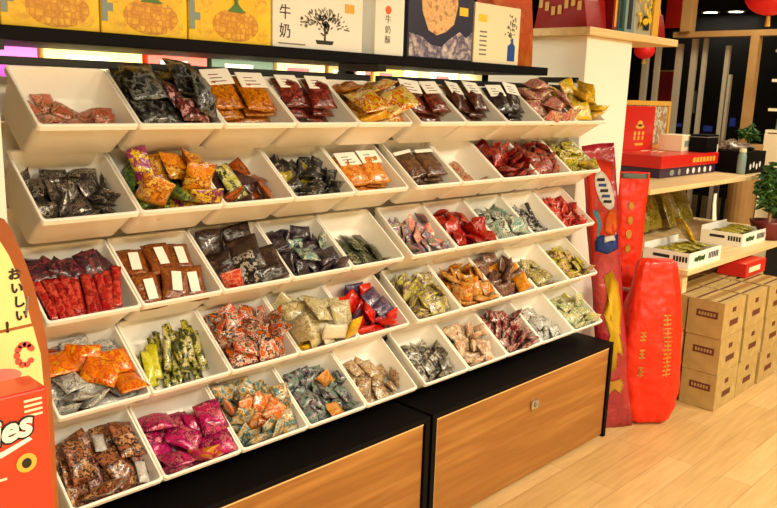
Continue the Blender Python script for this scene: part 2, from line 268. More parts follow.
PILES = {
(1, 1): '0,-30,104,-23,95,26,-2,12 0,21,111,-17,21,7,35,-90 0,65,132,-1,87,41,-11,18 0,-4,80,-21,68,21,25,-64 0,-79,78,-26,7,8,5,98 0,-74,174,28,13,0,25,-95 0,-24,185,39,8,0,39,-91 0,83,108,3,3,4,82,55 0,-84,99,0,71,19,28,61 0,75,87,-12,2,0,-69,71 0,-40,130,4,98,9,-6,8 0,60,62,-26,61,-28,-29,-67 0,10,155,17,48,12,38,-77',
(1, 2): '0,-46,107,-14,63,19,-18,71 0,47,142,15,64,20,-14,71 0,45,156,62,71,9,-20,66 0,49,84,9,64,32,-35,59 0,-42,155,54,72,-7,-28,61 0,-48,77,12,61,31,19,-69 0,-51,38,28,67,21,23,-65 0,-61,129,88,92,37,0,3 0,50,137,98,65,22,-25,67 0,-66,78,99,1,0,91,39 1,13,66,66,24,-21,44,-83 1,69,47,18,55,33,46,-59 0,66,102,115,1,-3,38,-91 1,37,18,33,61,36,-28,63 0,72,24,71,82,47,26,14',
(1, 3): '0,-50,137,30,91,40,0,3 0,51,139,38,91,39,1,-2 0,-53,123,52,90,41,1,2 0,58,125,60,91,38,1,-2 0,-52,120,82,90,40,-5,-1 0,49,104,77,91,39,-1,-1',
(1, 4): '0,-52,135,28,89,43,-1,-4 0,49,137,37,91,39,4,-3 0,-54,124,52,91,39,-2,1 0,53,121,58,91,40,3,3 0,-51,119,81,91,39,0,2 0,50,107,80,90,41,-1,-3',
(1, 5): '0,-57,142,23,94,30,10,4 0,57,149,28,3,-10,-33,93 0,7,127,53,91,34,5,-17 0,46,59,30,64,26,-33,63 0,52,18,66,69,4,-40,58 0,-55,67,34,53,43,9,-71 0,-60,31,67,97,19,-11,-2 2,-58,17,9,42,71,30,-45 0,56,113,111,98,1,-15,-5 1,-62,132,98,99,-4,-7,-5',
(1, 6): '0,-54,141,33,91,39,2,2 0,49,135,35,90,41,1,-5 0,-50,129,56,90,41,1,6 0,51,130,64,91,38,2,-9 0,-47,114,77,89,42,1,-7 0,55,104,77,91,39,-1,2',
(1, 7): '0,-52,136,29,91,38,4,1 0,50,134,35,90,41,1,-3 0,-50,126,54,90,42,0,0 0,51,123,59,90,41,0,-2 0,-46,115,78,90,40,7,6 0,53,111,82,91,39,3,1',
(1, 8): '0,-50,140,32,90,42,1,0 0,58,134,35,91,39,2,1 0,-50,128,55,90,41,4,3 0,51,126,61,91,40,2,1 0,-46,109,74,90,41,-3,-3 0,50,112,83,89,43,5,-3',
(1, 9): '0,-26,168,35,91,38,7,-2 0,-52,105,-16,67,24,27,-64 0,-70,136,55,91,38,3,2 0,-21,80,-2,69,18,41,-55 0,60,144,11,4,1,34,-93 0,56,164,58,69,17,-28,63 0,69,96,8,88,43,-11,-5 0,-10,114,59,13,-13,30,-93 0,45,59,10,55,42,46,-54 0,-72,80,47,6,-15,-42,88 0,72,136,85,92,36,-8,-4 0,-72,124,105,1,-7,16,-97 0,59,82,70,70,18,-24,63 0,15,127,109,67,-3,-24,69 0,-13,119,138,66,12,6,-72 0,58,3,20,61,-27,29,68 0,-55,11,11,65,-31,-23,-64 0,-4,34,65,79,19,8,-56 0,71,38,84,0,-24,27,-92',
(1, 10): '0,-31,161,29,91,36,13,-11 0,69,137,19,7,-13,-38,90 0,-52,89,-17,3,63,-76,-3 0,-63,155,72,60,35,-4,70 0,1,114,26,19,-9,34,-90 0,62,178,84,1,-4,58,80 0,-68,78,26,63,29,15,69 0,-57,139,101,60,36,0,70 0,71,111,39,8,-15,-40,89 0,52,67,-20,4,73,67,-7 0,49,33,21,14,-13,10,97 0,34,141,110,53,36,-46,60 0,21,85,53,60,14,-24,73 0,-5,119,124,81,55,-15,4 0,-41,69,68,40,15,-38,81 0,-59,21,39,53,45,36,-60 0,58,18,51,4,71,-68,13 0,6,52,99,69,23,11,66 0,66,81,97,56,-20,30,-73 0,86,95,125,82,11,54,-1',
(2, 1): '0,82,172,31,0,1,-31,94 0,-26,185,38,39,-91,-4,6 0,-77,182,40,90,42,-3,1 0,31,174,35,12,12,29,-93 0,-11,180,69,59,34,40,-60 0,71,171,61,87,47,0,-4 0,-3,106,-16,39,9,-34,84 0,-71,105,-19,60,24,-27,70 0,-12,150,24,82,55,-3,8 0,-71,142,11,55,34,-34,67 0,-50,116,12,54,-3,29,-78 0,-74,83,1,56,45,44,-51 0,56,113,-4,86,18,11,44 0,48,76,-23,99,-1,0,6 0,-65,156,52,26,-88,33,-19 0,93,134,47,59,-35,-70,15 0,22,143,32,38,-61,53,43 0,-36,127,39,27,14,-85,-41 0,2,120,40,20,2,57,-79 0,-92,161,63,51,39,71,26 0,42,157,79,2,-90,-41,-6 0,54,138,47,42,-39,-75,-29 0,3,91,4,71,44,18,-50 0,84,110,21,21,-2,-90,34 0,-78,60,-8,85,-45,-22,-4 0,-36,73,18,48,15,-63,-57 0,72,64,-4,26,-22,8,-93 0,7,53,-13,91,-24,-19,24 0,63,93,18,76,-26,7,-57 0,-36,58,-20,7,-39,86,-30',
(2, 2): '0,69,95,-5,6,-14,-23,95 0,-56,82,-17,1,64,-75,-3 0,63,162,45,95,23,-12,-5 0,-61,144,26,70,9,37,-59 0,-16,117,36,60,48,-22,58 0,-17,167,72,7,-50,56,65 1,38,100,33,17,5,-37,90 1,-1,85,56,6,-14,-52,83 0,62,145,86,99,-1,3,-5 2,10,47,-1,70,13,-17,67 1,-60,59,20,50,31,18,-77 0,-48,78,83,14,-23,-46,84 0,72,65,40,3,-7,47,-87 1,-98,103,65,68,18,-63,-30 0,-78,6,47,13,27,37,87 0,18,59,98,55,38,-20,70 2,66,3,23,51,-36,-24,-73 2,-80,65,105,5,-24,-60,74 0,48,9,67,52,84,-4,-7 1,-13,13,34,18,80,-53,-17 0,75,59,101,55,42,3,70',
(2, 3): '0,55,104,-16,80,14,-14,55 0,66,149,30,70,-4,-15,68 0,-61,178,38,66,31,-22,63 0,25,172,55,66,2,-46,58 2,-44,119,-7,56,23,37,-69 2,-43,112,19,71,25,-17,62 0,23,93,12,92,35,2,-7 2,-28,45,-15,35,88,-25,14 0,-71,46,6,1,19,-27,-93 2,4,89,42,33,22,32,-85 0,-40,153,62,76,20,-12,59 0,67,66,8,44,46,-5,76 2,-78,102,39,91,38,-5,0 1,-60,75,41,86,45,9,15 1,-46,74,45,86,47,-7,14 1,-32,76,52,85,44,8,24',
(2, 4): '0,-88,130,-1,5,-18,29,-93 0,-21,193,52,59,45,29,-59 0,28,182,34,88,34,2,-30 0,77,110,-14,73,11,-32,58 0,-12,163,27,85,50,2,-8 0,-75,186,44,47,-87,4,1 0,23,134,2,42,30,40,-75 0,-50,178,66,79,56,-20,7 0,67,164,20,22,10,-26,92 0,-90,104,16,23,21,-73,-58 0,-61,159,34,65,50,-41,37 0,0,167,62,76,36,32,-42 0,73,196,65,56,-40,-33,-62 0,-32,133,5,40,-71,54,16 0,59,174,63,7,-2,-59,79 0,-70,141,49,6,-3,-69,-71 0,-99,168,58,56,34,66,33 1,45,151,46,72,52,-24,36 0,-98,131,73,48,19,77,36 0,97,159,47,9,-72,-30,60 1,-49,122,18,69,56,11,-42 0,6,134,31,76,45,-22,39 1,-78,93,39,59,40,50,-47 0,55,126,20,34,43,-41,71 1,5,103,11,63,-39,-30,-58 0,98,125,31,30,78,-13,-52 0,-53,118,53,45,-76,-39,-23 0,-83,86,-10,65,-21,-63,-33 0,74,140,69,45,-83,28,13 0,68,104,10,46,31,-52,64 0,6,88,43,2,-45,-88,6 0,-32,148,65,37,-83,-22,-34 0,50,113,46,15,25,39,-86 0,-4,117,56,44,-1,-70,-55 0,87,84,30,3,0,-64,-75 0,33,81,13,23,41,74,-46 0,87,67,10,9,-1,-92,34 0,-58,88,-11,59,47,65,-5 0,-11,82,-34,71,1,-2,69 0,-36,74,-3,40,-49,-9,76 0,34,84,-23,32,44,-83,-6 0,75,74,-15,11,61,68,-36 0,-11,92,-16,1,-2,-99,0 0,-73,65,21,49,-68,45,28 0,10,62,4,67,40,-40,47 0,-78,50,-16,41,90,2,0 0,-23,42,12,79,24,9,-54 0,-17,44,-15,20,61,-72,20 0,67,50,-18,89,-33,2,-28',
(2, 5): '0,-53,142,23,92,36,-4,0 0,46,128,20,93,34,-3,7 0,-49,118,35,91,39,-1,-1 0,49,117,42,92,35,4,0 0,-48,102,53,93,35,-2,-1 0,42,97,57,92,36,0,0',
(2, 6): '0,-49,134,17,93,34,-5,2 0,47,134,25,93,33,0,-3 0,-45,113,32,94,32,0,1 0,50,110,37,93,33,3,-3 0,-48,104,55,93,34,-5,5 0,50,98,58,93,33,-2,-2',
(2, 7): '0,-32,109,-13,61,30,-26,67 0,-52,157,22,72,33,-18,57 0,40,112,-10,46,29,-26,79 0,69,73,-21,78,-2,-29,-54 0,-2,77,-13,62,29,18,-69 0,44,165,28,48,24,-22,80 0,-66,84,-12,52,37,15,-75',
(2, 8): '0,1,158,21,71,23,22,-61 0,-74,174,33,0,-1,-33,93 0,10,167,53,58,4,-16,79 0,67,141,38,50,45,57,-44 0,65,176,72,75,-18,9,-61 0,-26,168,73,59,45,5,-66 0,-64,136,30,68,31,-37,54 0,63,95,-23,19,-62,-72,-20 0,-59,163,90,56,63,12,-51 0,21,120,20,49,42,-56,50 0,-74,104,-17,0,1,25,-96 0,-10,93,-21,75,11,-28,57 0,-42,118,92,50,86,3,3 0,-96,117,78,28,70,18,61 0,-67,104,53,59,-55,19,54 0,-28,101,13,21,-41,-74,-46 0,-69,74,25,53,46,-30,63 0,21,115,90,31,57,-59,46 0,71,109,82,36,48,78,-5 0,66,86,4,74,6,28,-59 0,3,92,66,4,0,-69,-71 0,78,36,-6,5,4,-31,-94 0,87,91,27,6,-34,15,-91 0,51,69,62,82,-36,-20,36 0,-16,68,12,44,16,57,-66 0,98,70,57,12,-58,20,-77 0,20,25,3,4,41,-84,33 0,-73,70,69,5,7,-53,83 0,-66,37,-1,7,18,-95,20 0,21,40,26,56,-33,6,75 0,-69,26,29,68,-2,-3,-72',
(2, 9): '0,-72,176,36,92,36,1,1 0,75,175,43,87,47,-5,-3 0,-1,187,45,34,-63,-64,-25 0,94,101,23,23,53,-29,-75 0,79,152,71,91,30,23,12 0,-70,164,67,68,23,44,-52 0,47,148,26,73,42,-40,32 0,-4,152,42,76,61,-9,-12 0,-65,120,-4,66,28,-17,66 0,-73,116,34,56,45,-7,68 0,39,120,5,45,-40,66,44 0,-54,144,78,43,15,45,-75 0,-6,115,19,78,43,-43,7 0,58,79,-15,59,-34,18,69 0,19,165,93,1,-9,-94,29 0,-25,99,33,73,61,-27,-5 0,-56,83,-14,48,49,44,-56 0,-70,61,9,46,-53,-65,-26 0,52,76,21,69,11,-33,-62 0,-11,61,14,48,-87,3,3 0,-76,99,56,54,-82,-12,9 0,33,124,53,15,-82,44,29 0,66,45,4,65,-44,-49,-35 0,68,82,54,1,75,-56,32 0,39,107,77,85,20,16,-44 0,-57,71,54,37,-73,-50,-25 0,-67,30,22,64,30,-38,58 0,-2,42,29,51,-85,5,5 0,85,133,95,94,11,28,4',
(2, 10): '0,-15,131,-3,60,16,30,-71 0,78,174,31,4,-7,-40,90 0,7,179,38,1,-2,-46,88 0,-64,179,42,21,-64,-65,-32 0,35,163,64,20,-9,-80,-53 0,65,104,-12,15,-70,66,17 0,67,122,18,72,18,1,-66 0,81,156,75,86,49,-8,-6 0,-67,155,44,68,25,32,-59 0,70,132,76,82,54,-8,-9 0,-23,162,73,82,49,26,-1 0,-2,138,72,64,52,40,-38 0,25,113,42,63,59,30,-38 0,-72,119,28,5,5,-60,78 0,-10,95,0,48,36,-57,54 0,-63,81,-10,58,-31,47,56 0,81,93,56,50,-85,-2,5 0,-34,105,55,81,44,15,-33 0,-64,74,51,45,-43,55,54 0,64,74,-8,64,32,36,-58 0,80,64,29,83,54,-1,-2 0,-8,45,-14,10,-5,-27,-95 0,-79,40,-10,94,-30,0,-3 0,-4,34,26,87,-8,27,38 0,24,66,32,51,-79,26,-16 0,62,18,19,0,54,74,-38 0,-73,46,31,66,-33,53,41 0,10,97,83,49,11,22,-83 0,-79,147,81,2,-5,-2,99',
(3, 1): '1,20,176,40,51,18,37,-74 1,-68,167,30,64,31,-25,63 1,-17,136,13,69,39,33,-50 1,76,157,27,88,44,1,-3 1,67,122,7,47,44,43,-62 1,-66,106,-10,55,34,-38,65 1,14,145,53,11,32,-40,84 1,-79,91,12,88,45,-4,-1 1,14,110,0,47,-52,-52,-47 1,70,144,57,67,5,25,-68 1,-69,185,77,49,86,-2,-11 1,-23,70,-20,74,-12,-30,-57 1,59,184,81,74,-45,-31,-37 1,56,90,-11,60,44,51,-41 1,-68,144,51,84,47,-22,-6 0,-89,73,35,93,33,-4,3 0,-68,61,32,93,34,2,3 0,-49,65,30,93,34,-3,-3 0,-30,65,31,92,37,3,0 0,-11,70,32,92,35,10,-4 0,11,58,32,92,34,-2,-11 0,25,64,28,93,31,8,-7 0,47,61,29,93,33,-1,-10 0,66,68,34,92,33,3,-14 0,86,65,41,91,34,1,-18 1,-80,134,82,91,37,-2,10 1,-48,137,85,85,34,-21,30 1,-16,131,81,78,40,1,46 1,16,132,81,92,35,2,10 1,48,129,89,88,45,-9,5 1,80,135,83,83,44,2,32',
(3, 2): '0,-67,148,27,93,34,1,-1 0,2,143,34,92,36,3,-1 0,72,148,27,93,34,-3,-4 0,-68,138,50,92,35,3,-7 0,-2,133,57,91,39,-3,-4 0,72,138,50,91,39,1,-4 0,-72,129,73,92,35,-3,-10 0,0,124,80,92,36,-1,-2 0,62,129,73,92,36,1,-6 0,-66,66,14,86,48,-3,-2 0,7,59,24,88,44,1,-14 0,62,66,14,86,48,-5,-8',
(3, 3): '0,63,113,-7,94,31,-9,-4 0,62,152,47,93,31,-12,-5 0,31,142,90,79,58,-17,-3 0,-57,165,32,89,43,4,-2 0,-62,151,81,78,61,-1,0 0,-26,103,7,82,55,-1,-5 2,64,75,14,93,32,-9,-5 0,70,58,35,90,36,-19,-7 0,16,89,66,84,44,-25,-14 2,-18,50,31,82,40,-35,-16 0,-72,86,25,83,43,-29,-14 1,-71,29,13,53,79,-27,-2',
(3, 4): '0,-70,186,43,60,17,35,-68 0,19,142,18,74,40,47,-20 0,-22,178,42,48,38,-35,69 0,-32,187,82,87,-44,3,17 0,82,169,38,3,9,9,-98 0,-82,150,17,44,-89,-5,4 0,73,132,5,68,29,-37,54 0,47,186,50,68,20,6,-69 0,57,150,58,26,-39,78,40 0,-7,163,63,71,65,18,-15 0,29,179,70,59,23,-49,58 0,31,153,93,70,34,-35,50 0,-44,100,-28,18,-61,-72,-24 0,37,121,16,40,23,51,-71 0,-54,140,41,39,69,-34,50 0,-83,165,69,2,-21,-8,96 0,72,123,54,6,-49,62,59 0,-10,141,47,59,74,29,-1 0,-83,154,85,18,-95,6,-18 0,17,97,-23,79,18,26,-51 1,63,92,-16,29,-70,51,39 0,-43,127,8,58,47,50,-40 0,-32,105,11,69,38,36,-47 0,-70,115,48,41,-38,-58,-57 0,30,117,41,48,-86,-11,-9 0,84,88,12,86,50,-1,-2 0,18,99,53,26,-66,-42,-55 0,-87,117,88,94,27,-15,-5 0,-14,86,-1,37,-53,-61,-44 1,-34,98,56,2,-1,-70,-70 0,-79,88,38,6,-25,-78,55 0,-28,76,34,58,-74,-31,-8 0,-75,85,-5,34,-54,-40,-64 0,-1,64,-13,31,-54,46,62 1,-71,52,-19,66,-23,-22,-67 0,-81,64,18,67,14,-55,47 0,-101,51,30,65,40,-49,-39 0,68,70,9,52,-60,49,33 0,83,57,-18,89,-41,-7,8 1,73,94,69,51,-14,-71,-45 0,59,55,34,68,16,-36,60 0,38,44,-5,47,-3,-37,-79 0,-65,24,19,66,22,45,-54 0,5,53,13,25,-79,37,39 1,-29,45,49,22,-73,-62,-12 0,29,48,38,25,-94,-9,-14 0,82,16,10,87,-46,-1,7',
(3, 5): '0,46,136,-4,17,9,32,-92 0,-21,112,-18,79,20,-20,53 0,-15,168,24,31,14,25,-90 0,79,158,21,95,27,10,7 0,29,163,33,1,11,-19,97 0,-63,160,20,3,-17,-32,92 0,-53,104,-12,67,13,-34,63 0,49,96,-18,63,21,35,-65 0,83,103,-1,92,31,20,5 0,-42,68,-33,68,-14,-13,-69 0,35,43,-18,94,-29,1,-8 0,-84,149,23,8,-23,-29,91 0,-84,107,7,89,39,-16,-7',
(3, 6): '0,76,184,35,93,31,4,-15 0,94,144,37,29,66,18,65 0,23,190,41,58,22,30,-71 0,-43,186,65,48,0,70,-51 0,79,180,62,98,-2,13,9 0,-75,192,55,48,-54,-55,-40 0,-36,160,28,31,-54,-73,-23 0,-85,155,25,8,1,-97,-19 0,62,151,32,7,19,72,64 0,-85,123,-10,1,-2,31,-94 0,-29,130,-3,74,17,11,-62 0,76,126,4,33,47,44,-67 0,-86,166,54,90,39,8,4 0,32,163,56,82,43,-30,-18 0,-12,179,65,5,27,-52,80 0,-74,135,35,60,39,-25,63 0,18,141,7,94,24,12,16 1,-15,149,53,61,46,46,-42 0,-24,92,-25,48,-15,-16,84 0,-84,161,79,97,18,-1,-2 0,73,95,-31,73,17,-20,61 0,79,92,-6,65,13,39,-62 0,20,95,-29,97,21,3,3 1,12,137,73,36,20,64,-64 0,-35,121,32,40,-39,-67,-46 0,31,121,13,9,-13,47,-85 0,-79,81,-19,48,-52,-67,-18 0,-79,102,17,45,-53,49,50 1,73,118,44,54,-43,71,3 0,-36,111,66,42,-63,40,50 0,-88,117,65,64,-75,3,-6 0,38,116,52,10,-22,-76,-58 0,-20,106,20,71,68,1,16 0,94,157,85,41,1,-90,-2 0,-82,70,3,30,46,-24,78 1,7,90,33,29,39,-41,76 0,-43,71,3,35,29,-87,-8 0,34,80,-15,92,36,7,7 0,-17,61,0,71,24,32,56 0,54,86,26,22,8,53,-80 1,77,61,-2,54,54,-42,47 0,18,56,7,40,-88,-21,8 0,-54,51,-20,87,-34,13,30 0,38,42,15,27,-83,-47,-5 0,86,38,0,3,-8,84,-52',
(3, 7): '0,-71,122,-10,69,14,20,-67 0,73,118,-10,62,30,9,-71 0,-4,148,15,75,40,19,-46 0,6,190,45,63,33,20,-66 0,70,175,28,64,26,-27,66 0,27,171,59,4,-18,39,-89 0,-70,181,33,61,31,-23,68 0,67,148,35,50,46,-37,62 0,87,102,35,28,61,18,-71 0,-65,126,16,80,22,-10,53 0,4,107,-20,65,33,-32,59 0,-80,67,-19,15,97,-5,-9 0,25,132,45,55,44,32,-62 0,-27,172,53,7,-15,-31,92 0,-32,131,52,34,-86,-17,-32 0,40,104,26,33,55,50,-57 0,-75,155,64,69,31,-57,30 0,90,71,46,71,61,-25,-20 0,-65,108,35,36,17,37,-83 0,-42,159,93,21,-4,23,94 0,70,165,74,71,19,-12,65 0,5,86,8,50,-70,-36,-32 0,66,73,-20,60,-34,-43,-57 0,-90,68,9,93,1,33,-2 0,59,67,41,53,17,-65,49 0,-29,65,-25,55,-28,-10,-77 0,-46,63,11,45,29,-15,82 0,25,45,-15,57,-24,-14,-75 0,-19,67,35,7,21,-92,-29 0,-74,30,20,60,41,-22,64 0,75,24,14,88,-20,39,14 0,-83,102,58,91,38,-10,-3 0,-1,19,14,76,-6,13,-62 0,22,100,77,93,20,20,-19 0,10,145,81,30,8,-20,92 0,41,23,18,28,36,26,84 0,-29,102,73,87,27,15,-34 0,16,53,45,52,-24,-80,11 0,-75,63,60,44,-53,62,34',
(3, 8): '0,-15,114,-8,69,20,16,-66 0,70,119,-6,94,30,-1,-1 0,-60,95,-3,60,34,19,-68 0,-3,179,41,67,23,20,-67 0,17,128,39,91,27,27,-5 0,71,93,11,3,-3,-51,84 0,-58,154,35,68,4,-36,61 0,51,66,20,6,-21,-51,82 0,-9,54,13,58,38,26,-65 0,-80,91,35,83,37,-36,-17 0,-81,40,28,40,60,1,-68 0,-70,157,77,4,-7,7,98 0,-4,102,72,25,13,-19,93 0,57,32,38,53,32,35,-70 0,67,155,64,27,86,-24,-34',
(3, 9): '0,-62,124,-10,87,28,-6,36 0,38,191,42,32,-72,52,30 0,-14,161,19,73,24,-14,61 0,53,177,46,18,-42,76,44 0,39,116,-14,23,-68,64,24 0,-13,143,6,74,-6,16,63 0,-47,192,40,74,25,21,-57 0,29,170,41,66,52,-44,28 0,96,160,37,14,7,86,46 0,-37,125,8,5,-62,75,18 0,48,143,14,84,22,-3,48 0,39,93,-31,25,-62,67,28 0,31,77,-34,50,48,-54,45 0,5,142,28,45,-33,69,44 0,-11,131,19,83,21,-9,49 0,-58,102,-4,40,4,-42,80 0,48,98,-12,25,-65,63,32 0,-28,101,-3,40,8,-45,79 0,79,133,21,92,29,8,20 0,48,80,-16,53,-37,40,63 0,-41,70,-31,45,-55,56,40 0,-10,57,-21,57,41,-38,58',
(3, 10): '0,19,163,30,79,46,9,-38 0,-79,172,44,34,-41,-12,82 0,76,191,55,52,48,42,-55 0,17,196,71,83,-55,-4,1 0,-90,165,53,47,-42,73,-22 0,50,176,49,30,-3,-64,70 0,-35,192,48,64,31,24,-65 0,-32,141,1,24,-68,64,25 0,35,169,65,53,-83,-8,-6 0,88,152,41,57,76,-15,-25 0,78,147,25,58,-29,58,48 0,-85,132,3,93,34,5,2 0,2,169,69,38,-64,1,-65 0,-73,188,71,37,76,48,-20 0,-37,162,40,74,66,6,3 0,-82,121,22,71,6,40,-56 0,29,141,10,39,-48,-64,-43 0,70,122,3,58,43,-46,50 0,4,128,23,59,-75,26,9 0,-51,139,32,43,-70,-55,-6 0,43,144,54,3,-8,-81,-57 0,-21,147,50,62,-53,-54,14 0,74,125,57,74,53,-9,37 0,-76,94,-16,68,42,51,-29 0,-14,114,23,26,7,69,66 0,87,165,74,11,-64,-56,49 0,-82,83,21,61,-30,-51,-50 0,32,114,37,67,-58,-40,-16 0,-38,106,15,25,19,63,70 0,-52,81,-12,61,60,42,-26 0,71,102,8,62,63,31,-32 0,-49,151,78,85,40,25,-17 0,-35,73,-15,72,-67,-3,11 0,-16,100,-29,21,-59,72,25 0,27,96,2,49,80,-22,-22 0,68,90,-10,6,11,-59,-79 0,14,74,3,18,84,38,-31 0,102,78,-5,47,56,46,48 0,81,50,1,73,-67,-2,3 0,-60,112,49,35,-51,76,11 0,18,64,-19,23,-26,24,89 0,-19,53,-3,78,-44,-41,-9 0,-75,65,-16,63,-46,52,33 0,59,58,-13,42,68,-28,52 0,103,105,50,57,49,49,41 0,-90,111,50,26,-90,10,-31 0,-79,48,2,24,-65,-49,-51 0,45,24,-1,34,62,-64,29',
(4, 1): '2,-71,170,25,1,2,38,-91 2,49,128,-7,11,6,36,-91 2,-31,101,-26,69,16,-20,66 2,-62,164,65,85,50,12,0 2,38,163,33,26,12,21,-92 2,-3,167,65,41,-61,66,9 2,-65,134,32,60,41,52,-43 2,63,104,8,62,26,38,-61 2,68,162,55,97,15,11,1 1,-79,99,15,1,-3,-53,84 1,73,95,36,30,-60,70,18 1,-11,109,10,44,16,-14,86 1,-70,76,10,50,-56,-56,-33 1,-1,157,99,34,-56,-62,-40 1,67,64,-22,64,-10,14,74 1,11,111,46,82,35,-37,22 1,-79,45,-11,4,3,34,93 1,-6,76,28,47,34,-42,69 1,80,147,80,92,35,6,2 1,-73,123,71,24,-63,-68,-25 0,-2,124,83,42,-41,75,29 1,16,51,-11,3,-63,76,-7 1,72,48,7,73,2,1,-67 1,-16,32,12,65,6,-29,-69 0,74,94,69,62,26,-19,70 1,-58,21,26,98,-12,2,1 0,74,36,30,98,13,-2,0 0,19,69,61,84,26,-25,38 1,-59,66,57,97,18,-4,7 0,-74,102,93,97,19,-3,-1',
(4, 2): '0,-87,111,3,90,40,-6,-7 0,-63,121,7,84,40,32,15 0,-44,134,15,90,34,-13,-17 0,-17,115,-2,90,39,0,-9 0,-1,118,8,91,39,7,0 0,24,118,1,88,44,8,-3 0,42,120,15,85,41,28,10 0,67,121,11,92,37,2,1 0,82,120,9,86,46,18,5 1,-79,89,28,88,45,9,-4 1,-60,98,43,89,38,-12,-16 0,-43,119,42,90,40,12,-3 0,-23,133,52,89,40,14,-5 0,6,113,36,91,37,-9,-11 0,25,116,47,88,42,-13,-11 0,42,116,42,89,42,7,-9 0,65,113,46,90,40,0,-4 0,89,112,38,90,41,1,-5 0,-12,109,64,85,49,1,-13 0,9,112,72,83,43,-31,-12 0,30,93,57,85,49,6,-9 0,48,102,76,87,46,11,-1 0,70,102,59,90,41,-9,-2',
(4, 3): '0,29,157,23,59,15,15,-77 0,30,167,57,4,-20,21,-95 0,76,168,50,86,35,35,5 0,-28,168,37,17,23,20,-93 0,-76,142,14,91,39,-5,0 0,-95,161,71,67,5,-66,-30 0,-4,118,-6,11,-47,-76,-42 0,-39,173,65,72,5,-19,66 0,31,151,87,13,12,-51,83 0,83,150,76,72,63,20,15 0,85,111,32,57,72,-24,-28 0,-40,125,28,66,23,-29,64 0,-38,158,104,55,60,26,-51 0,23,116,46,79,56,15,-12 0,69,97,3,26,-2,-67,68 0,-30,85,-13,45,51,35,-63 0,30,92,-6,1,7,76,63 0,-78,125,74,22,-49,68,-49 0,-29,128,75,79,58,7,-15 0,-38,105,56,62,-54,41,37 0,78,72,8,66,-72,11,-7 0,-70,93,19,62,-70,0,-31 0,35,103,61,51,-83,13,16 0,-63,65,-17,40,58,-59,37 0,3,67,7,20,5,82,52 0,58,55,3,20,-65,-52,-49 0,-25,72,47,13,11,83,51 0,-78,72,61,59,40,-63,27 0,42,37,16,25,-66,-60,-35 0,-63,39,14,57,40,39,-58 0,-5,38,37,20,-28,84,39 0,-72,18,30,61,33,23,-67 0,84,52,66,1,-25,0,96 0,78,77,95,25,42,-27,-82 0,31,73,81,91,34,17,2 0,-62,15,53,27,-79,-54,-3 0,-12,49,81,32,-26,90,6 0,14,3,32,49,52,-43,53',
(4, 4): '0,55,164,34,90,40,-5,-3 0,70,127,48,83,52,-13,-9 0,74,90,56,79,53,-21,-15 0,-67,156,28,92,36,1,0 0,9,152,50,76,34,-52,-10 0,-46,157,95,56,61,-51,19 0,-45,124,55,68,57,-35,27 0,16,90,66,80,51,-10,-25 1,-82,98,3,80,59,-7,0 0,-63,94,67,79,58,-12,-6 0,66,46,37,79,60,0,-5 0,-93,33,56,12,66,21,69 2,-22,93,-27,74,16,-28,57 2,-63,69,-3,67,72,2,-4 0,-38,48,46,83,51,9,17 1,6,33,36,8,8,-87,-46 2,-66,40,-10,26,74,-60,8 0,71,29,64,60,-79,-1,2 0,-11,57,100,94,25,15,8 2,86,-12,40,53,83,3,5 1,19,-2,37,52,-51,-39,-55',
(4, 5): '0,-76,164,24,96,25,-3,-3 0,9,175,32,85,28,3,-41 0,-47,182,53,69,8,0,71 0,74,183,59,4,5,74,65 0,-80,138,58,69,71,0,3 2,16,174,90,51,46,-55,45 2,68,159,42,31,-59,56,47 1,-96,78,-30,97,-4,20,1 1,36,146,7,20,66,69,-17 0,-17,146,68,69,47,24,-47 1,75,141,6,73,29,3,-60 1,5,119,-13,4,3,93,33 1,85,126,-7,1,-37,-88,-27 0,53,149,82,2,-3,64,-76 1,23,119,-13,12,-61,31,-71 0,-18,138,16,13,-11,-42,88 1,-77,131,-4,82,10,-10,-54 2,66,129,24,31,-53,-53,-56 0,-51,113,59,36,21,69,-56 2,63,100,16,44,55,60,-35 1,95,97,-28,26,2,91,28 0,21,118,42,68,58,-28,33 2,44,109,77,49,32,-34,73 1,-74,116,-15,77,37,38,-33 2,-77,105,15,53,45,-8,70 1,-38,99,-28,93,34,7,-5 1,-8,102,-14,64,44,-4,-61 2,-52,87,35,27,-43,29,80 2,48,84,-11,43,56,-58,38 0,-9,69,42,42,-25,-82,-27 1,-5,88,-35,70,-6,14,68 2,63,75,44,41,-74,45,25 0,-46,73,1,75,-58,-28,1 0,2,53,-13,90,-10,2,41 1,63,79,-38,62,-25,21,70 1,69,66,-30,65,24,-13,70 1,100,85,-17,81,30,46,14 1,18,70,-34,51,52,37,-56 0,-69,33,-3,47,-27,-28,-78 0,79,54,13,53,83,6,10 1,22,58,16,7,-48,84,-17 0,33,21,11,28,-23,-12,-91 1,84,53,-21,60,-30,15,71 1,-100,101,-9,19,-95,2,-18',
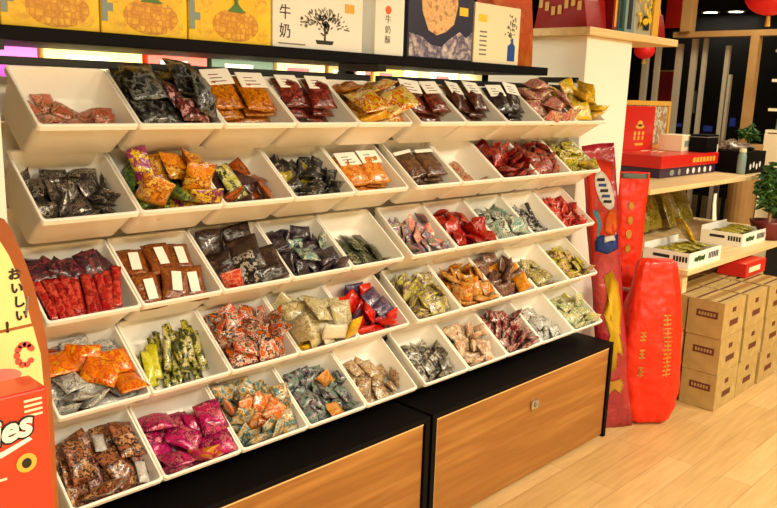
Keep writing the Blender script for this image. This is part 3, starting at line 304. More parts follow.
(4, 6): '0,-68,134,8,66,21,33,-62 0,68,97,-21,70,17,-29,61 0,-70,177,43,61,36,-14,68 0,68,185,48,61,35,24,-66 0,-81,165,85,66,-12,-57,-45 0,-17,185,47,66,12,36,-63 0,15,171,50,76,36,-19,49 0,30,157,71,78,56,5,22 0,-73,143,52,50,-33,-72,-30 0,68,143,14,67,16,-32,63 0,81,159,62,88,43,10,6 0,-33,94,-30,16,-69,66,20 0,12,128,6,52,24,24,-77 0,-21,159,79,82,55,-3,5 0,-81,93,-3,3,-9,35,-92 0,-16,128,32,40,32,-52,67 0,-46,136,90,65,67,-19,26 0,68,113,18,60,30,-36,63 0,83,138,77,5,-6,-51,84 0,-71,107,38,63,32,49,-49 0,33,134,82,78,60,8,-7 0,-16,112,75,37,43,-54,61 0,-83,31,2,6,16,25,94 0,-84,91,75,10,-9,71,-68 0,52,111,60,78,61,3,-6 0,-88,61,51,45,82,14,30 0,-17,101,21,38,46,-49,62 0,30,87,9,4,-13,-66,73 0,6,83,19,61,-77,3,-14 0,-28,75,9,53,-72,-13,-40 0,82,90,14,51,-83,-8,15 0,76,83,62,8,71,-58,-36 0,-48,61,6,57,-62,2,-53 0,44,59,-19,60,-29,-21,-70 0,66,67,16,33,-48,63,48 0,-84,40,14,32,91,-6,-20 0,14,46,23,8,-1,44,-89 0,71,45,21,40,-56,-65,-30 0,-47,41,41,2,-70,54,44 0,10,77,64,2,-67,-71,-19 0,12,25,21,34,-61,59,38',
(4, 7): '0,-71,133,5,70,18,29,-61 0,79,106,-16,2,1,-31,94 0,-62,167,41,54,48,46,-50 0,-23,189,53,56,40,-41,58 0,76,181,42,1,7,44,-88 0,42,172,58,47,28,-59,57 0,0,156,30,52,45,-46,55 0,62,146,25,55,41,46,-55 0,2,132,15,55,48,41,-53 0,23,168,100,3,14,-92,35 0,-66,142,45,31,40,43,-73 0,-85,113,34,77,58,17,14 0,65,129,33,43,-74,-48,-13 0,-55,108,43,65,32,49,-46 0,69,52,-20,13,68,69,-15 0,-27,156,77,55,1,38,-73 0,4,140,76,58,3,47,-65 0,90,154,84,8,41,23,87 0,4,113,12,67,-70,21,3 0,-43,85,38,49,40,-37,66 0,58,84,-4,3,80,58,7 0,28,122,68,54,12,43,-70 0,-63,105,82,10,17,-11,96 0,72,115,64,65,61,2,44 0,-58,99,-4,59,-33,-47,-54 0,20,92,52,72,-67,8,-5 0,-15,89,-14,51,-51,41,54 0,87,98,45,62,-72,-18,23 0,-2,70,16,55,-63,36,40 0,75,62,32,67,34,-50,41 0,5,56,-23,6,-15,94,-28 0,74,17,7,10,70,68,-11 0,-76,64,-21,97,-17,9,5 0,40,57,31,61,-77,6,-7 0,-50,42,2,51,-11,-5,-84 0,6,22,13,78,-5,5,61 0,-37,53,42,80,40,-18,-38 0,-102,54,17,5,67,-11,-72 0,72,37,43,32,-66,57,33 0,-66,47,39,57,-23,75,17 0,5,50,53,82,49,-21,-15 0,89,93,85,28,14,-85,-40',
(4, 8): '0,77,137,6,1,-3,-29,95 0,-67,184,45,62,35,-22,65 0,-28,179,70,49,19,64,-54 0,57,191,68,37,59,58,-40 0,30,162,34,82,22,-32,39 0,96,157,69,40,50,-45,-61 0,-30,148,18,72,37,23,-52 0,69,115,21,59,33,25,-68 0,-67,97,-23,65,25,-18,68 0,1,108,-13,58,27,-24,72 0,62,150,82,26,75,-29,52 0,-70,134,24,66,22,-44,55 0,7,158,63,23,13,-49,82 1,8,120,32,13,17,40,-88 0,-4,154,106,59,37,35,-61 0,26,79,-13,36,-60,-60,-36 0,-75,152,82,4,-9,-51,85 1,89,98,53,83,37,-36,-13 1,-17,123,64,50,-55,58,29 0,-80,122,73,68,-72,-1,-1 0,-39,98,32,70,66,1,-25 0,6,99,88,18,-49,54,64 0,74,68,37,4,-59,-56,-57 0,71,45,-3,76,-8,-31,-55 0,26,68,25,56,44,15,-67 0,-78,84,53,23,-42,74,-45 0,54,106,76,57,45,67,2 0,-47,74,6,24,46,52,-66 0,-80,56,13,74,-66,2,-5 0,-15,43,3,48,53,50,-47 0,-66,30,14,48,57,43,-49 1,41,23,33,19,-45,-36,78 0,-5,64,64,52,7,-53,-65',
(4, 9): '0,-81,124,-11,93,34,6,2 0,-13,153,10,63,26,23,-68 0,70,156,13,66,19,-22,68 0,21,188,40,69,12,-9,69 0,19,154,41,10,9,-47,86 0,-53,185,49,70,4,3,70 0,70,119,-8,57,40,34,-61 0,77,173,44,6,-1,12,-98 0,-79,169,27,1,3,-16,98 0,-54,139,28,69,17,28,-63 0,15,119,3,13,-8,-56,80 0,-70,67,-24,73,-2,3,-67 0,-4,66,-27,3,3,-14,-98 0,59,78,-18,62,-33,35,61 0,81,107,18,1,0,16,-98 0,-45,102,-5,87,16,8,43 0,71,53,-24,94,-31,3,1 0,-3,80,12,24,-95,9,-14',
(4, 10): '0,66,130,2,71,14,19,-65 0,-7,143,12,11,12,-28,94 0,21,171,42,5,17,-19,95 0,-68,135,7,58,32,-19,71 0,72,172,41,12,12,-94,-25 0,62,169,71,65,26,-26,65 0,-46,162,43,8,0,-16,97 0,71,125,59,20,-70,56,38 0,-32,178,75,3,-4,-25,-96 0,-91,168,61,66,-15,58,-43 0,62,86,-25,71,6,-10,68 0,-47,102,7,24,-62,67,29 0,8,128,45,25,-48,74,37 0,-41,69,-25,16,69,65,-22 0,78,116,19,38,-90,-4,13 0,-63,118,44,74,29,-26,53 0,16,87,9,13,16,51,-82 0,-7,53,7,54,11,10,-82 0,79,77,7,3,-12,43,-88 0,-14,108,61,86,41,-17,19 0,-49,78,34,68,47,15,-53 0,31,59,29,15,-75,53,35 0,-67,23,4,56,-31,-32,-68 0,83,71,35,7,-20,35,-90 0,-91,70,10,21,59,45,62 0,76,27,5,8,-2,-45,-88',
(5, 1): '0,72,124,8,90,39,-12,-4 0,5,132,13,92,34,-9,5 0,-43,170,61,13,-59,-59,-51 0,47,146,64,91,40,-1,0 0,-79,117,39,72,54,29,29 0,-22,109,30,85,49,0,-11 0,48,73,1,58,33,-18,71 1,-27,74,20,84,49,-18,-6 0,28,57,39,89,37,8,22 1,92,95,32,30,9,-90,-28 0,-75,71,25,83,45,27,15 0,-33,7,19,34,86,34,-9 2,78,33,19,91,36,13,-4 0,75,105,83,92,31,17,5 0,-60,82,74,17,12,-87,-42 2,15,131,83,96,20,2,-11',
(5, 2): '0,10,168,39,2,-10,-30,94 0,-67,170,48,1,0,56,-82 0,31,101,-12,55,26,-19,76 0,60,73,1,67,25,23,-65 0,-71,125,11,3,-4,50,-85 0,-4,137,52,10,-9,-37,91 0,75,151,35,7,-24,30,-91 0,-73,104,31,10,6,-87,-46 0,63,115,58,27,-63,-63,-35 0,-55,66,-17,68,-18,23,66 0,65,43,18,11,-72,-60,-30 0,-10,84,50,36,12,30,-87 0,75,86,80,39,-90,6,-12 1,14,17,22,43,34,-78,27 0,-63,136,86,4,-67,72,9 0,-68,31,27,99,-3,4,5',
(5, 3): '0,81,160,38,84,51,-10,-7 0,-27,166,34,87,44,2,16 0,40,187,53,60,41,-29,60 0,-68,182,65,13,72,-65,16 0,46,170,76,61,29,-48,54 0,41,147,25,56,44,28,-63 0,-14,156,102,59,19,-48,61 0,-80,113,-7,94,31,6,2 0,-2,135,18,47,22,-48,69 0,-80,170,36,96,21,6,1 0,-55,136,42,78,47,-22,32 1,-73,101,3,66,30,31,-59 1,-2,165,68,89,36,-24,-8 0,52,141,64,5,-5,-56,81 0,90,121,33,34,-44,-54,62 0,57,111,5,79,59,-4,2 0,-8,134,89,57,-60,-27,-47 0,52,124,62,50,-80,27,11 0,-73,160,104,39,-57,-54,-46 0,-82,108,37,1,0,-93,-33 0,-4,113,4,46,-52,55,43 0,-15,82,-32,2,-71,-69,-4 1,-93,97,82,51,50,17,67 1,-16,117,63,55,69,-41,18 0,83,93,5,66,-72,14,-11 1,-42,89,66,69,-71,-4,9 0,33,90,31,49,28,-59,57 1,11,84,75,30,-47,64,52 1,53,73,-12,77,-62,5,-4 0,-69,68,63,65,-47,-33,-48 0,87,96,72,22,12,80,53 1,-13,79,21,80,-54,15,15 0,78,53,14,50,-85,-1,-4 1,11,62,6,52,53,-44,48 0,-67,64,4,56,74,-19,29 1,35,57,52,48,-77,35,19 0,-50,45,-2,46,49,58,-44 0,-5,29,19,16,4,80,-55 0,20,23,17,21,-50,40,73 0,-53,12,4,24,55,-74,25',
(5, 4): '0,84,175,35,2,-3,-38,91 0,-22,196,49,37,-59,59,38 0,-69,181,43,79,44,13,-39 0,27,180,41,80,41,-9,40 0,-5,178,78,55,55,32,-53 0,-31,166,38,42,53,-51,51 0,-5,151,34,21,0,66,-71 0,-75,138,8,65,31,-24,64 0,77,157,57,38,59,44,-54 0,-23,127,7,65,44,43,-41 0,52,182,72,57,37,45,-57 0,-87,166,54,79,58,-11,-6 0,41,145,15,90,41,7,-6 0,84,134,8,5,-4,-47,87 0,-72,99,-23,60,13,29,-72 0,93,120,51,47,67,-17,-54 0,39,154,74,25,-31,-44,-79 0,64,132,33,50,-79,-3,-33 0,-72,144,40,42,-59,-57,-35 0,-96,109,27,52,-69,-33,34 0,27,105,-23,12,-69,-65,-25 0,-4,109,21,44,36,51,-63 0,-41,175,80,52,-55,56,31 0,-56,102,-2,5,-48,77,40 0,-71,153,77,27,-70,-58,-27 0,81,85,-27,7,6,98,8 0,23,127,26,83,53,-8,6 0,78,70,29,5,23,-89,-36 0,83,95,5,67,19,-30,-64 0,61,105,27,29,15,-69,63 0,-3,140,69,51,-61,48,35 0,-17,86,-22,24,-15,-13,94 0,-72,71,-17,51,48,40,-58 0,-49,122,47,49,-47,-58,-43 0,53,71,16,20,16,-33,90 0,30,86,1,49,27,48,-66 0,-38,92,24,29,17,-49,79 0,-2,74,6,42,-58,54,42 0,-77,53,-5,62,19,-59,47 0,85,46,-7,12,97,9,10 0,8,105,47,6,-51,76,38 0,-74,88,42,36,-72,-53,-24 0,-83,42,18,23,-15,-39,87 0,30,60,-26,31,93,-7,-6 0,-27,55,-6,46,-54,56,40 0,-34,67,37,84,34,-11,39 0,-79,63,51,18,-70,67,11 0,22,77,43,30,-69,-63,-13 1,46,118,69,27,-15,67,66 1,15,38,7,63,26,-17,69',
(5, 5): '0,22,178,46,77,43,-34,31 0,74,152,19,70,13,-31,62 0,-76,181,44,89,43,3,2 0,57,92,-31,14,-70,65,21 0,10,141,14,88,39,12,-17 0,44,118,11,90,28,12,-28 0,70,79,-6,86,1,34,-36 0,-74,133,9,65,31,-9,68 0,-32,158,25,25,19,-26,90 0,99,91,12,50,50,39,57 0,-24,166,55,96,24,0,8 0,-8,92,-31,14,-70,65,21 0,29,144,48,2,3,26,-95 0,-77,75,-26,6,99,0,-2 0,-30,109,4,8,28,85,41 0,16,70,-13,66,24,34,-61 0,-74,88,4,41,43,-75,25',
(5, 6): '0,-37,120,-13,28,-69,61,22 0,-15,169,30,94,27,1,15 0,81,139,3,31,-94,-1,0 0,23,125,-1,58,32,-15,72 0,30,177,40,3,23,-29,92 0,-71,103,-3,62,39,22,-62 0,-68,153,21,69,15,-28,64 0,13,102,8,9,2,-40,90 0,66,174,46,78,28,33,-43 0,56,123,18,89,39,-16,14 0,101,128,36,18,-70,17,-65 0,-34,187,54,5,-70,-69,-10 0,-84,169,49,34,16,90,17 0,54,99,27,72,32,33,-49 0,-34,134,42,25,36,35,-81 0,-58,103,24,25,-87,-39,-8 0,64,87,-30,66,17,10,-71 0,-66,77,-19,48,-48,54,47 0,-7,62,-21,35,52,69,-34 0,-78,60,8,5,-4,-38,91 0,68,76,-14,22,-71,61,24 0,-10,81,15,24,-73,53,33 0,72,70,7,21,-63,65,33 0,26,38,-8,17,54,-71,39',
(5, 7): '0,-89,170,44,13,-41,30,-84 0,-58,174,46,84,35,40,5 0,-5,187,58,53,52,56,-34 0,67,187,48,58,33,35,-65 0,61,153,23,55,33,37,-65 0,-8,173,41,51,-44,-53,-49 0,69,128,3,42,-56,58,38 0,-25,146,16,40,-54,59,42 0,-84,145,55,37,-92,0,2 0,-1,96,-18,95,26,6,5 0,61,180,67,31,-63,57,42 0,-69,116,0,57,40,-39,59 0,-82,71,-19,98,-9,8,-3 0,-5,164,85,64,34,35,-58 0,6,142,47,56,-59,-53,-22 0,65,147,70,70,68,8,9 0,103,134,64,18,70,17,66 0,61,115,54,2,18,87,-44 0,-1,107,13,72,26,-15,61 0,-85,95,22,75,61,13,13 0,-24,110,37,33,-64,-58,-37 0,71,109,18,49,-56,-56,-35 0,-58,145,80,32,-92,-19,0 0,63,94,-31,23,-67,-67,-18 0,70,75,-15,30,-65,65,21 0,-67,91,43,47,-86,3,14 0,26,66,-10,24,-64,-54,-46 0,8,79,40,45,61,-19,60 0,70,83,25,35,-71,-46,-37 0,-28,78,-3,39,-70,-34,-48 0,39,44,20,1,-5,-37,92 0,-23,39,-2,59,-23,-34,-68 0,-64,53,1,8,38,-88,22',
(5, 8): '0,-46,194,44,62,31,-36,61 0,-71,165,34,51,45,-41,59 0,15,190,47,63,20,42,-60 0,75,184,39,4,-1,-46,88 0,-68,129,14,47,-41,-62,-46 0,19,155,16,66,32,34,-57 0,32,104,-25,2,-4,-31,94 0,62,170,62,37,37,43,-72 0,-72,113,28,41,60,-45,50 0,87,134,46,51,71,27,38 0,-69,182,80,42,44,-57,52 0,-13,167,60,24,16,-47,82 0,84,110,-19,94,27,-17,-5 0,33,152,64,15,12,60,-76 0,-15,134,33,42,42,-55,58 0,47,128,40,62,76,8,8 0,-31,140,72,93,21,-15,21 0,-32,104,1,62,-29,-45,-56 0,-83,133,76,94,30,4,1 0,71,96,24,46,-51,-41,-59 0,-48,133,107,15,-19,-92,-29 0,82,118,90,90,-34,-16,15 0,71,68,23,80,-46,34,10 0,-15,69,-21,93,-4,22,27 0,-72,90,-5,40,55,-71,11 0,0,103,60,1,12,-67,72 0,16,138,95,68,19,31,-63 0,-65,91,48,9,22,-58,76 0,-68,59,-27,64,-19,-21,-70 0,23,87,-5,88,29,-4,36 0,-18,80,32,58,52,47,-40 0,-13,53,26,36,58,-38,61 0,-73,58,16,59,39,34,-60 0,54,93,64,47,38,-52,58 0,65,45,-5,21,84,-48,8 0,71,27,15,21,2,15,96 0,28,38,20,52,-9,-48,-69 0,-74,16,6,65,-32,30,61 0,14,4,12,83,-33,13,42',
(5, 9): '0,-43,181,35,93,32,-2,-11 0,-73,164,45,1,-58,-67,-44 0,78,182,35,94,31,-5,-3 0,26,190,47,19,-66,-64,-31 0,83,106,-13,30,-93,4,-14 0,26,118,-13,22,9,38,-88 0,75,134,16,68,-2,-22,68 0,-49,132,-3,58,16,29,-73 0,-57,95,-24,57,33,31,-67 0,26,166,47,7,14,47,-86 0,-22,156,42,85,49,7,-9 0,-73,135,34,57,48,40,-51 0,-76,97,13,26,-68,-67,-1 0,63,81,-20,69,20,-38,57 0,-49,100,19,69,-8,39,-59 0,2,101,-8,86,41,-27,-3 0,-21,71,-16,50,-52,-55,-39 0,30,129,26,78,31,-32,42 0,53,95,16,61,22,-31,68 0,-6,108,31,18,-96,-1,-17 0,6,65,-2,4,-13,66,-72 0,-83,55,-20,6,4,35,92 0,66,61,-6,61,35,36,-60',
(5, 10): '0,81,145,8,3,-1,-35,93 0,-17,137,2,69,21,25,-63 0,22,180,34,48,17,31,-79 0,90,167,62,63,36,-67,-2 0,-74,181,36,3,-5,90,40 0,-82,127,-3,2,-2,38,-91 0,-14,167,43,62,36,29,-61 0,-82,169,56,3,-11,41,-89 0,50,178,59,59,-34,1,-72 0,-34,146,40,60,40,39,-55 0,64,141,29,42,38,28,-76 0,17,135,33,2,15,-54,81 0,-57,125,29,53,42,48,-54 0,-18,183,76,77,-28,4,56 0,-70,151,71,71,16,-24,63 0,-69,100,0,42,47,-42,64 0,69,123,45,42,-54,62,36 0,-4,105,-6,40,50,-48,58 0,67,106,11,45,-49,-35,-65 0,81,106,73,68,-71,9,-7 0,-51,94,28,79,39,-17,41 0,-60,74,-30,69,-8,-5,-71 0,59,93,-10,62,-32,33,61 0,64,76,-21,30,65,60,-31 0,3,62,-11,90,-30,-26,16 0,-9,68,4,73,-34,-8,58 0,11,110,40,54,33,29,-71 0,69,67,15,12,-25,90,31 0,-22,113,64,21,-71,63,20 0,60,69,39,15,-83,-48,-19 0,-67,57,0,59,34,17,-70 0,71,26,19,58,-48,-23,-60 0,35,50,-18,34,93,0,-4 0,-11,70,37,59,6,-26,75 0,-70,66,31,34,-29,85,23 0,-67,18,4,33,74,52,-22',
}

# ------------------------------------------------------------------ materials
def nodes_of(m):
    m.use_nodes = True
    nt = m.node_tree
    return nt, nt.nodes['Principled BSDF']

def mat(name, c, rough=.5, metal=0.0, var=None, scale=8, coat=0.0, emit=0.0, stretch=None, bump=0.0, bscale=60, spec=.5):
    m = bpy.data.materials.new(name); nt, p = nodes_of(m)
    p.inputs['Base Color'].default_value = lin(c); p.inputs['Roughness'].default_value = rough
    p.inputs['Metallic'].default_value = metal; p.inputs['Coat Weight'].default_value = coat
    p.inputs['Specular IOR Level'].default_value = spec
    if emit:
        p.inputs['Emission Color'].default_value = lin(c); p.inputs['Emission Strength'].default_value = emit
    if var or bump:
        tc = nt.nodes.new('ShaderNodeTexCoord'); mp = nt.nodes.new('ShaderNodeMapping')
        nt.links.new(tc.outputs['Object'], mp.inputs['Vector'])
        if stretch: mp.inputs['Scale'].default_value = stretch
    if var:
        n = nt.nodes.new('ShaderNodeTexNoise'); n.inputs['Scale'].default_value = scale; n.inputs['Detail'].default_value = 5
        nt.links.new(mp.outputs['Vector'], n.inputs['Vector'])
        r = nt.nodes.new('ShaderNodeValToRGB'); nt.links.new(n.outputs['Fac'], r.inputs['Fac'])
        cols = [c] + list(var); e = r.color_ramp.elements
        while len(e) < len(cols): e.new(.5)
        for i, cc in enumerate(cols):
            e[i].position = .3 + .4*i/max(1, len(cols)-1); e[i].color = lin(cc)
        nt.links.new(r.outputs['Color'], p.inputs['Base Color'])
    if bump:
        n2 = nt.nodes.new('ShaderNodeTexNoise'); n2.inputs['Scale'].default_value = bscale
        nt.links.new(mp.outputs['Vector'], n2.inputs['Vector'])
        b = nt.nodes.new('ShaderNodeBump'); b.inputs['Strength'].default_value = bump; b.inputs['Distance'].default_value = .004 if bscale > 20 else .03
        nt.links.new(n2.outputs['Fac'], b.inputs['Height']); nt.links.new(b.outputs['Normal'], p.inputs['Normal'])
    return m

def ink(c):
    r = lin(c); g = .3*r[0]+.6*r[1]+.1*r[2]
    return tuple(max(0.0, (g + (v-g)*1.18)*.74) for v in r[:3]) + (1.0,)

def packet_mat(name, cols, scale=34, metal=0.0, rough=.28):
    """printed foil: flat patches of the pack's own inks, shifted from pack to pack"""
    m = bpy.data.materials.new(name); nt, p = nodes_of(m); N = nt.nodes.new; L = nt.links.new
    tc = N('ShaderNodeTexCoord'); oi = N('ShaderNodeObjectInfo'); mul = N('ShaderNodeMath'); mul.operation = 'MULTIPLY'; mul.inputs[1].default_value = 3.7
    L(oi.outputs['Random'], mul.inputs[0])
    add = N('ShaderNodeVectorMath'); add.operation = 'ADD'
    L(tc.outputs['Object'], add.inputs[0]); L(mul.outputs[0], add.inputs[1])
    n = N('ShaderNodeTexNoise'); n.inputs['Scale'].default_value = scale; n.inputs['Detail'].default_value = 4; n.inputs['Roughness'].default_value = .68
    L(add.outputs[0], n.inputs['Vector'])
    r = N('ShaderNodeValToRGB'); r.color_ramp.interpolation = 'CONSTANT'; e = r.color_ramp.elements
    cols = list(cols)
    cc = cols + [cols[0]] if len(cols) > 1 else cols*2
    while len(e) < len(cc): e.new(.5)
    lo, hi = .36, .66
    for i, c in enumerate(cc):
        e[i].position = 0 if i == 0 else lo + (hi-lo)*i/len(cc); e[i].color = ink(c)
    L(n.outputs['Fac'], r.inputs['Fac'])
    # fine lines of small print
    v = N('ShaderNodeTexVoronoi'); v.inputs['Scale'].default_value = scale*4.5; L(add.outputs[0], v.inputs['Vector'])
    lt = N('ShaderNodeMath'); lt.operation = 'LESS_THAN'; lt.inputs[1].default_value = .22; L(v.outputs['Distance'], lt.inputs[0])
    mx = N('ShaderNodeMix'); mx.data_type = 'RGBA'; L(lt.outputs[0], mx.inputs['Factor'])
    L(r.outputs['Color'], mx.inputs['A']); mx.inputs['B'].default_value = ink(cols[(1 if len(cols) > 1 else 0)])
    L(mx.outputs['Result'], p.inputs['Base Color'])
    p.inputs['Roughness'].default_value = rough; p.inputs['Metallic'].default_value = metal; p.inputs['Coat Weight'].default_value = .35; p.inputs['Coat Roughness'].default_value = .12
    n2 = N('ShaderNodeTexNoise'); n2.inputs['Scale'].default_value = 70; n2.inputs['Detail'].default_value = 2; L(add.outputs[0], n2.inputs['Vector'])
    b = N('ShaderNodeBump'); b.inputs['Strength'].default_value = .55; b.inputs['Distance'].default_value = .006
    L(n2.outputs['Fac'], b.inputs['Height']); L(b.outputs['Normal'], p.inputs['Normal'])
    return m

def wood_mat(name, c1, c2, c3, axis='x', rough=.42, sc=1.0):
    st = {'x': (.9*sc, 14*sc, 14*sc), 'y': (14*sc, .9*sc, 14*sc), 'z': (14*sc, 14*sc, .9*sc)}[axis]
    return mat(name, c1, rough, var=[c2, c3], scale=1.6, stretch=st)

M = {
 'bin': mat('white bin plastic', (246, 243, 234), .38, coat=.1),
 'black': mat('black laminate', (5, 4, 6), .6, spec=.12), 'blackmetal': mat('black steel', (16, 15, 16), .4, spec=.4),
 'oak': wood_mat('oak panel', (158, 106, 46), (142, 92, 38), (172, 120, 58)),
 'oak_edge': mat('pale oak edge', (226, 190, 130), .5),
 'lightwood': wood_mat('light wood board', (236, 208, 156), (226, 194, 136), (242, 218, 170)),
 'wallwhite': mat('white paint', (240, 236, 224), .6), 'cream': mat('cream paint', (236, 220, 184), .7),
 'chrome': mat('brushed steel', (210, 205, 195), .25, metal=.9),
 'white': mat('white card', (240, 238, 230), .5), 'offwhite': mat('cream card', (240, 230, 196), .5),
 'ink': mat('black ink', (24, 22, 24), .5), 'red': mat('red card', (206, 34, 26), .35, coat=.2), 'redbright': mat('bright red print', (232, 52, 24), .35, coat=.3),
 'darkred': mat('dark red card', (130, 20, 22), .4), 'gold': mat('gold print', (226, 176, 70), .35), 'yellow': mat('yellow print', (244, 206, 44), .4),
 'orange': mat('orange paper', (240, 120, 24), .45, var=[(226, 96, 14), (246, 150, 40)], scale=14), 'navy': mat('navy print', (34, 34, 62), .4),
 'brown': mat('brown board', (170, 92, 34), .5, var=[(150, 76, 28)], scale=10), 'pink': mat('pink print', (230, 130, 120), .5), 'gray': mat('grey print', (120, 118, 112), .5),
 'teal': mat('teal card', (24, 96, 92), .4), 'greycard': mat('grey green card', (130, 150, 146), .45), 'purple': mat('purple print', (58, 34, 66), .4),
 'sky': mat('pale blue print', (90, 170, 190), .4), 'blue': mat('blue print', (36, 74, 160), .4), 'maroon': mat('maroon film', (140, 22, 36), .3, coat=.4, bump=.7, bscale=14, var=[(170, 40, 50)], scale=5),
 'kraft': mat('kraft cardboard', (184, 156, 96), .75, var=[(170, 142, 84), (194, 168, 108)], scale=9), 'kraftink': mat('brown carton print', (96, 44, 30), .7),
 'tape': mat('packing tape', (150, 112, 58), .4), 'redfilm': mat('red glossy film', (220, 40, 8), .42, coat=.08, bump=1.0, bscale=9, spec=.35),
 'signcream': mat('yellow cream sign card', (246, 228, 152), .5), 'greenink': mat('green print', (84, 132, 60), .5),
 'leaf': mat('green leaves', (58, 104, 36), .5, var=[(34, 70, 26), (92, 140, 50)], scale=20), 'terracotta': mat('dark red pot', (110, 30, 36), .4),
 'dark': mat('dark ceiling paint', (30, 26, 24), .8), 'night': mat('dark shopfront', (14, 12, 16), .6), 'mullion': mat('grey metal mullion', (190, 178, 156), .4, metal=.2),
 'postwood': mat('tan timber', (176, 138, 84), .55, var=[(160, 120, 70)], scale=6), 'olive': mat('olive weave', (150, 132, 56), .8, var=[(120, 104, 44), (176, 158, 76)], scale=5, stretch=(1, 1, 16)),
}
def glow(name, c, e):
    return mat(name, c, .5, emit=e)
M['lamp'] = glow('warm lamp glass', (255, 240, 210), 14)
M['lantern'] = glow('lit red lantern paper', (206, 24, 20), .25)
M['bluesign'] = glow('lit blue sign', (44, 62, 140), .2)
M['whitesign'] = glow('lit white strip', (230, 235, 240), 1.2)

# pineapple skin: golden diamonds
def pineapple_mat():
    m = bpy.data.materials.new('pineapple print'); nt, p = nodes_of(m); N = nt.nodes.new; L = nt.links.new
    tc = N('ShaderNodeTexCoord'); v = N('ShaderNodeTexVoronoi'); v.inputs['Scale'].default_value = 62; v.inputs['Randomness'].default_value = .4
    L(tc.outputs['Object'], v.inputs['Vector'])
    v.feature = 'DISTANCE_TO_EDGE'
    r = N('ShaderNodeValToRGB'); e = r.color_ramp.elements; e[1].position = .3; x = e.new(.13)
    for q, c in zip(e, ((196, 130, 24), (222, 164, 36), (244, 204, 54))): q.color = lin(c)
    L(v.outputs['Distance'], r.inputs['Fac']); L(r.outputs['Color'], p.inputs['Base Color']); p.inputs['Roughness'].default_value = .4
    return m
M['pine'] = pineapple_mat()
M['pineslice'] = mat('pineapple slice print', (250, 214, 40), .4, var=[(214, 160, 24)], scale=60)
M['pinebox'] = mat('yellow pineapple box card', (246, 206, 14), .4, var=[(240, 190, 10), (250, 220, 40)], scale=7)

def floor_mat():
    m = bpy.data.materials.new('pale parquet floor'); nt, p = nodes_of(m); N = nt.nodes.new; L = nt.links.new
    tc = N('ShaderNodeTexCoord'); mp = N('ShaderNodeMapping'); mp.inputs['Rotation'].default_value = (0, 0, .0); L(tc.outputs['Object'], mp.inputs['Vector'])
    br = N('ShaderNodeTexBrick'); br.inputs['Scale'].default_value = 1; br.inputs['Brick Width'].default_value = .9; br.inputs['Row Height'].default_value = .12
    br.inputs['Mortar Size'].default_value = .0012; br.inputs['Color1'].default_value = lin((214, 178, 122)); br.inputs['Color2'].default_value = lin((198, 160, 102)); br.inputs['Mortar'].default_value = lin((160, 122, 74))
    L(mp.outputs['Vector'], br.inputs['Vector'])
    mp2 = N('ShaderNodeMapping'); mp2.inputs['Scale'].default_value = (2, 22, 1); L(tc.outputs['Object'], mp2.inputs['Vector'])
    n = N('ShaderNodeTexNoise'); n.inputs['Scale'].default_value = 2.2; n.inputs['Detail'].default_value = 6; L(mp2.outputs['Vector'], n.inputs['Vector'])
    mx = N('ShaderNodeMix'); mx.data_type = 'RGBA'; mx.blend_type = 'MULTIPLY'; mx.inputs['Factor'].default_value = .35
    r = N('ShaderNodeValToRGB'); r.color_ramp.elements[0].position = .35; r.color_ramp.elements[0].color = (.6, .5, .36, 1); r.color_ramp.elements[1].position = .62; r.color_ramp.elements[1].color = (1, 1, 1, 1)
    L(n.outputs['Fac'], r.inputs['Fac']); L(br.outputs['Color'], mx.inputs['A']); L(r.outputs['Color'], mx.inputs['B']); L(mx.outputs['Result'], p.inputs['Base Color'])
    p.inputs['Roughness'].default_value = .38
    return m
M['floor'] = floor_mat()

def film_mat():
    m = bpy.data.materials.new('clear film'); nt, p = nodes_of(m); N = nt.nodes.new; L = nt.links.new
    out = nt.nodes['Material Output']; t = N('ShaderNodeBsdfTransparent'); g = N('ShaderNodeBsdfGlossy'); g.inputs['Roughness'].default_value = .12
    mx = N('ShaderNodeMixShader'); mx.inputs[0].default_value = .16
    L(t.outputs[0], mx.inputs[1]); L(g.outputs[0], mx.inputs[2]); L(mx.outputs[0], out.inputs['Surface'])
    return m
M['film'] = film_mat()

# ------------------------------------------------------------------ text and flat print
def text(name, body, size, m, parent, loc, face='-y', align='CENTER', ext=.0006, shear=0.0, bold=0.0, roll=0.0):
    cu = bpy.data.curves.new(name, 'FONT'); cu.body = body; cu.size = size; cu.extrude = ext; cu.align_x = align; cu.align_y = 'CENTER'; cu.shear = shear; cu.offset = bold
    cu.resolution_u = 3
    tmp = bpy.data.objects.new(name, cu); COL.objects.link(tmp)
    bpy.context.view_layer.update()
    me = bpy.data.meshes.new_from_object(tmp.evaluated_get(bpy.context.evaluated_depsgraph_get()))
    bpy.data.objects.remove(tmp); bpy.data.curves.remove(cu)
    me.name = name; me.materials.clear(); me.materials.append(m)
    o = bpy.data.objects.new(name, me); COL.objects.link(o); o.parent = parent; o.location = loc
    base = {'-y': Euler((PI/2, 0, 0)), '-x': Euler((PI/2, 0, -PI/2)), '+z': Euler((0, 0, 0))}[face]
    o.rotation_euler = (base.to_matrix() @ Matrix.Rotation(roll, 3, 'Z')).to_euler()
    return o

def disc(bm, cx, cz, rx, rz, y, n=24, th=.001, rot=0.0):
    pts = []
    for i in range(n):
        a = 2*PI*i/n; px, pz = rx*math.cos(a), rz*math.sin(a)
        pts.append((cx + px*math.cos(rot) - pz*math.sin(rot), cz + px*math.sin(rot) + pz*math.cos(rot)))
    return prism(pts, y-th, y, bm)

def struct(o): o['kind'] = 'structure'; return o

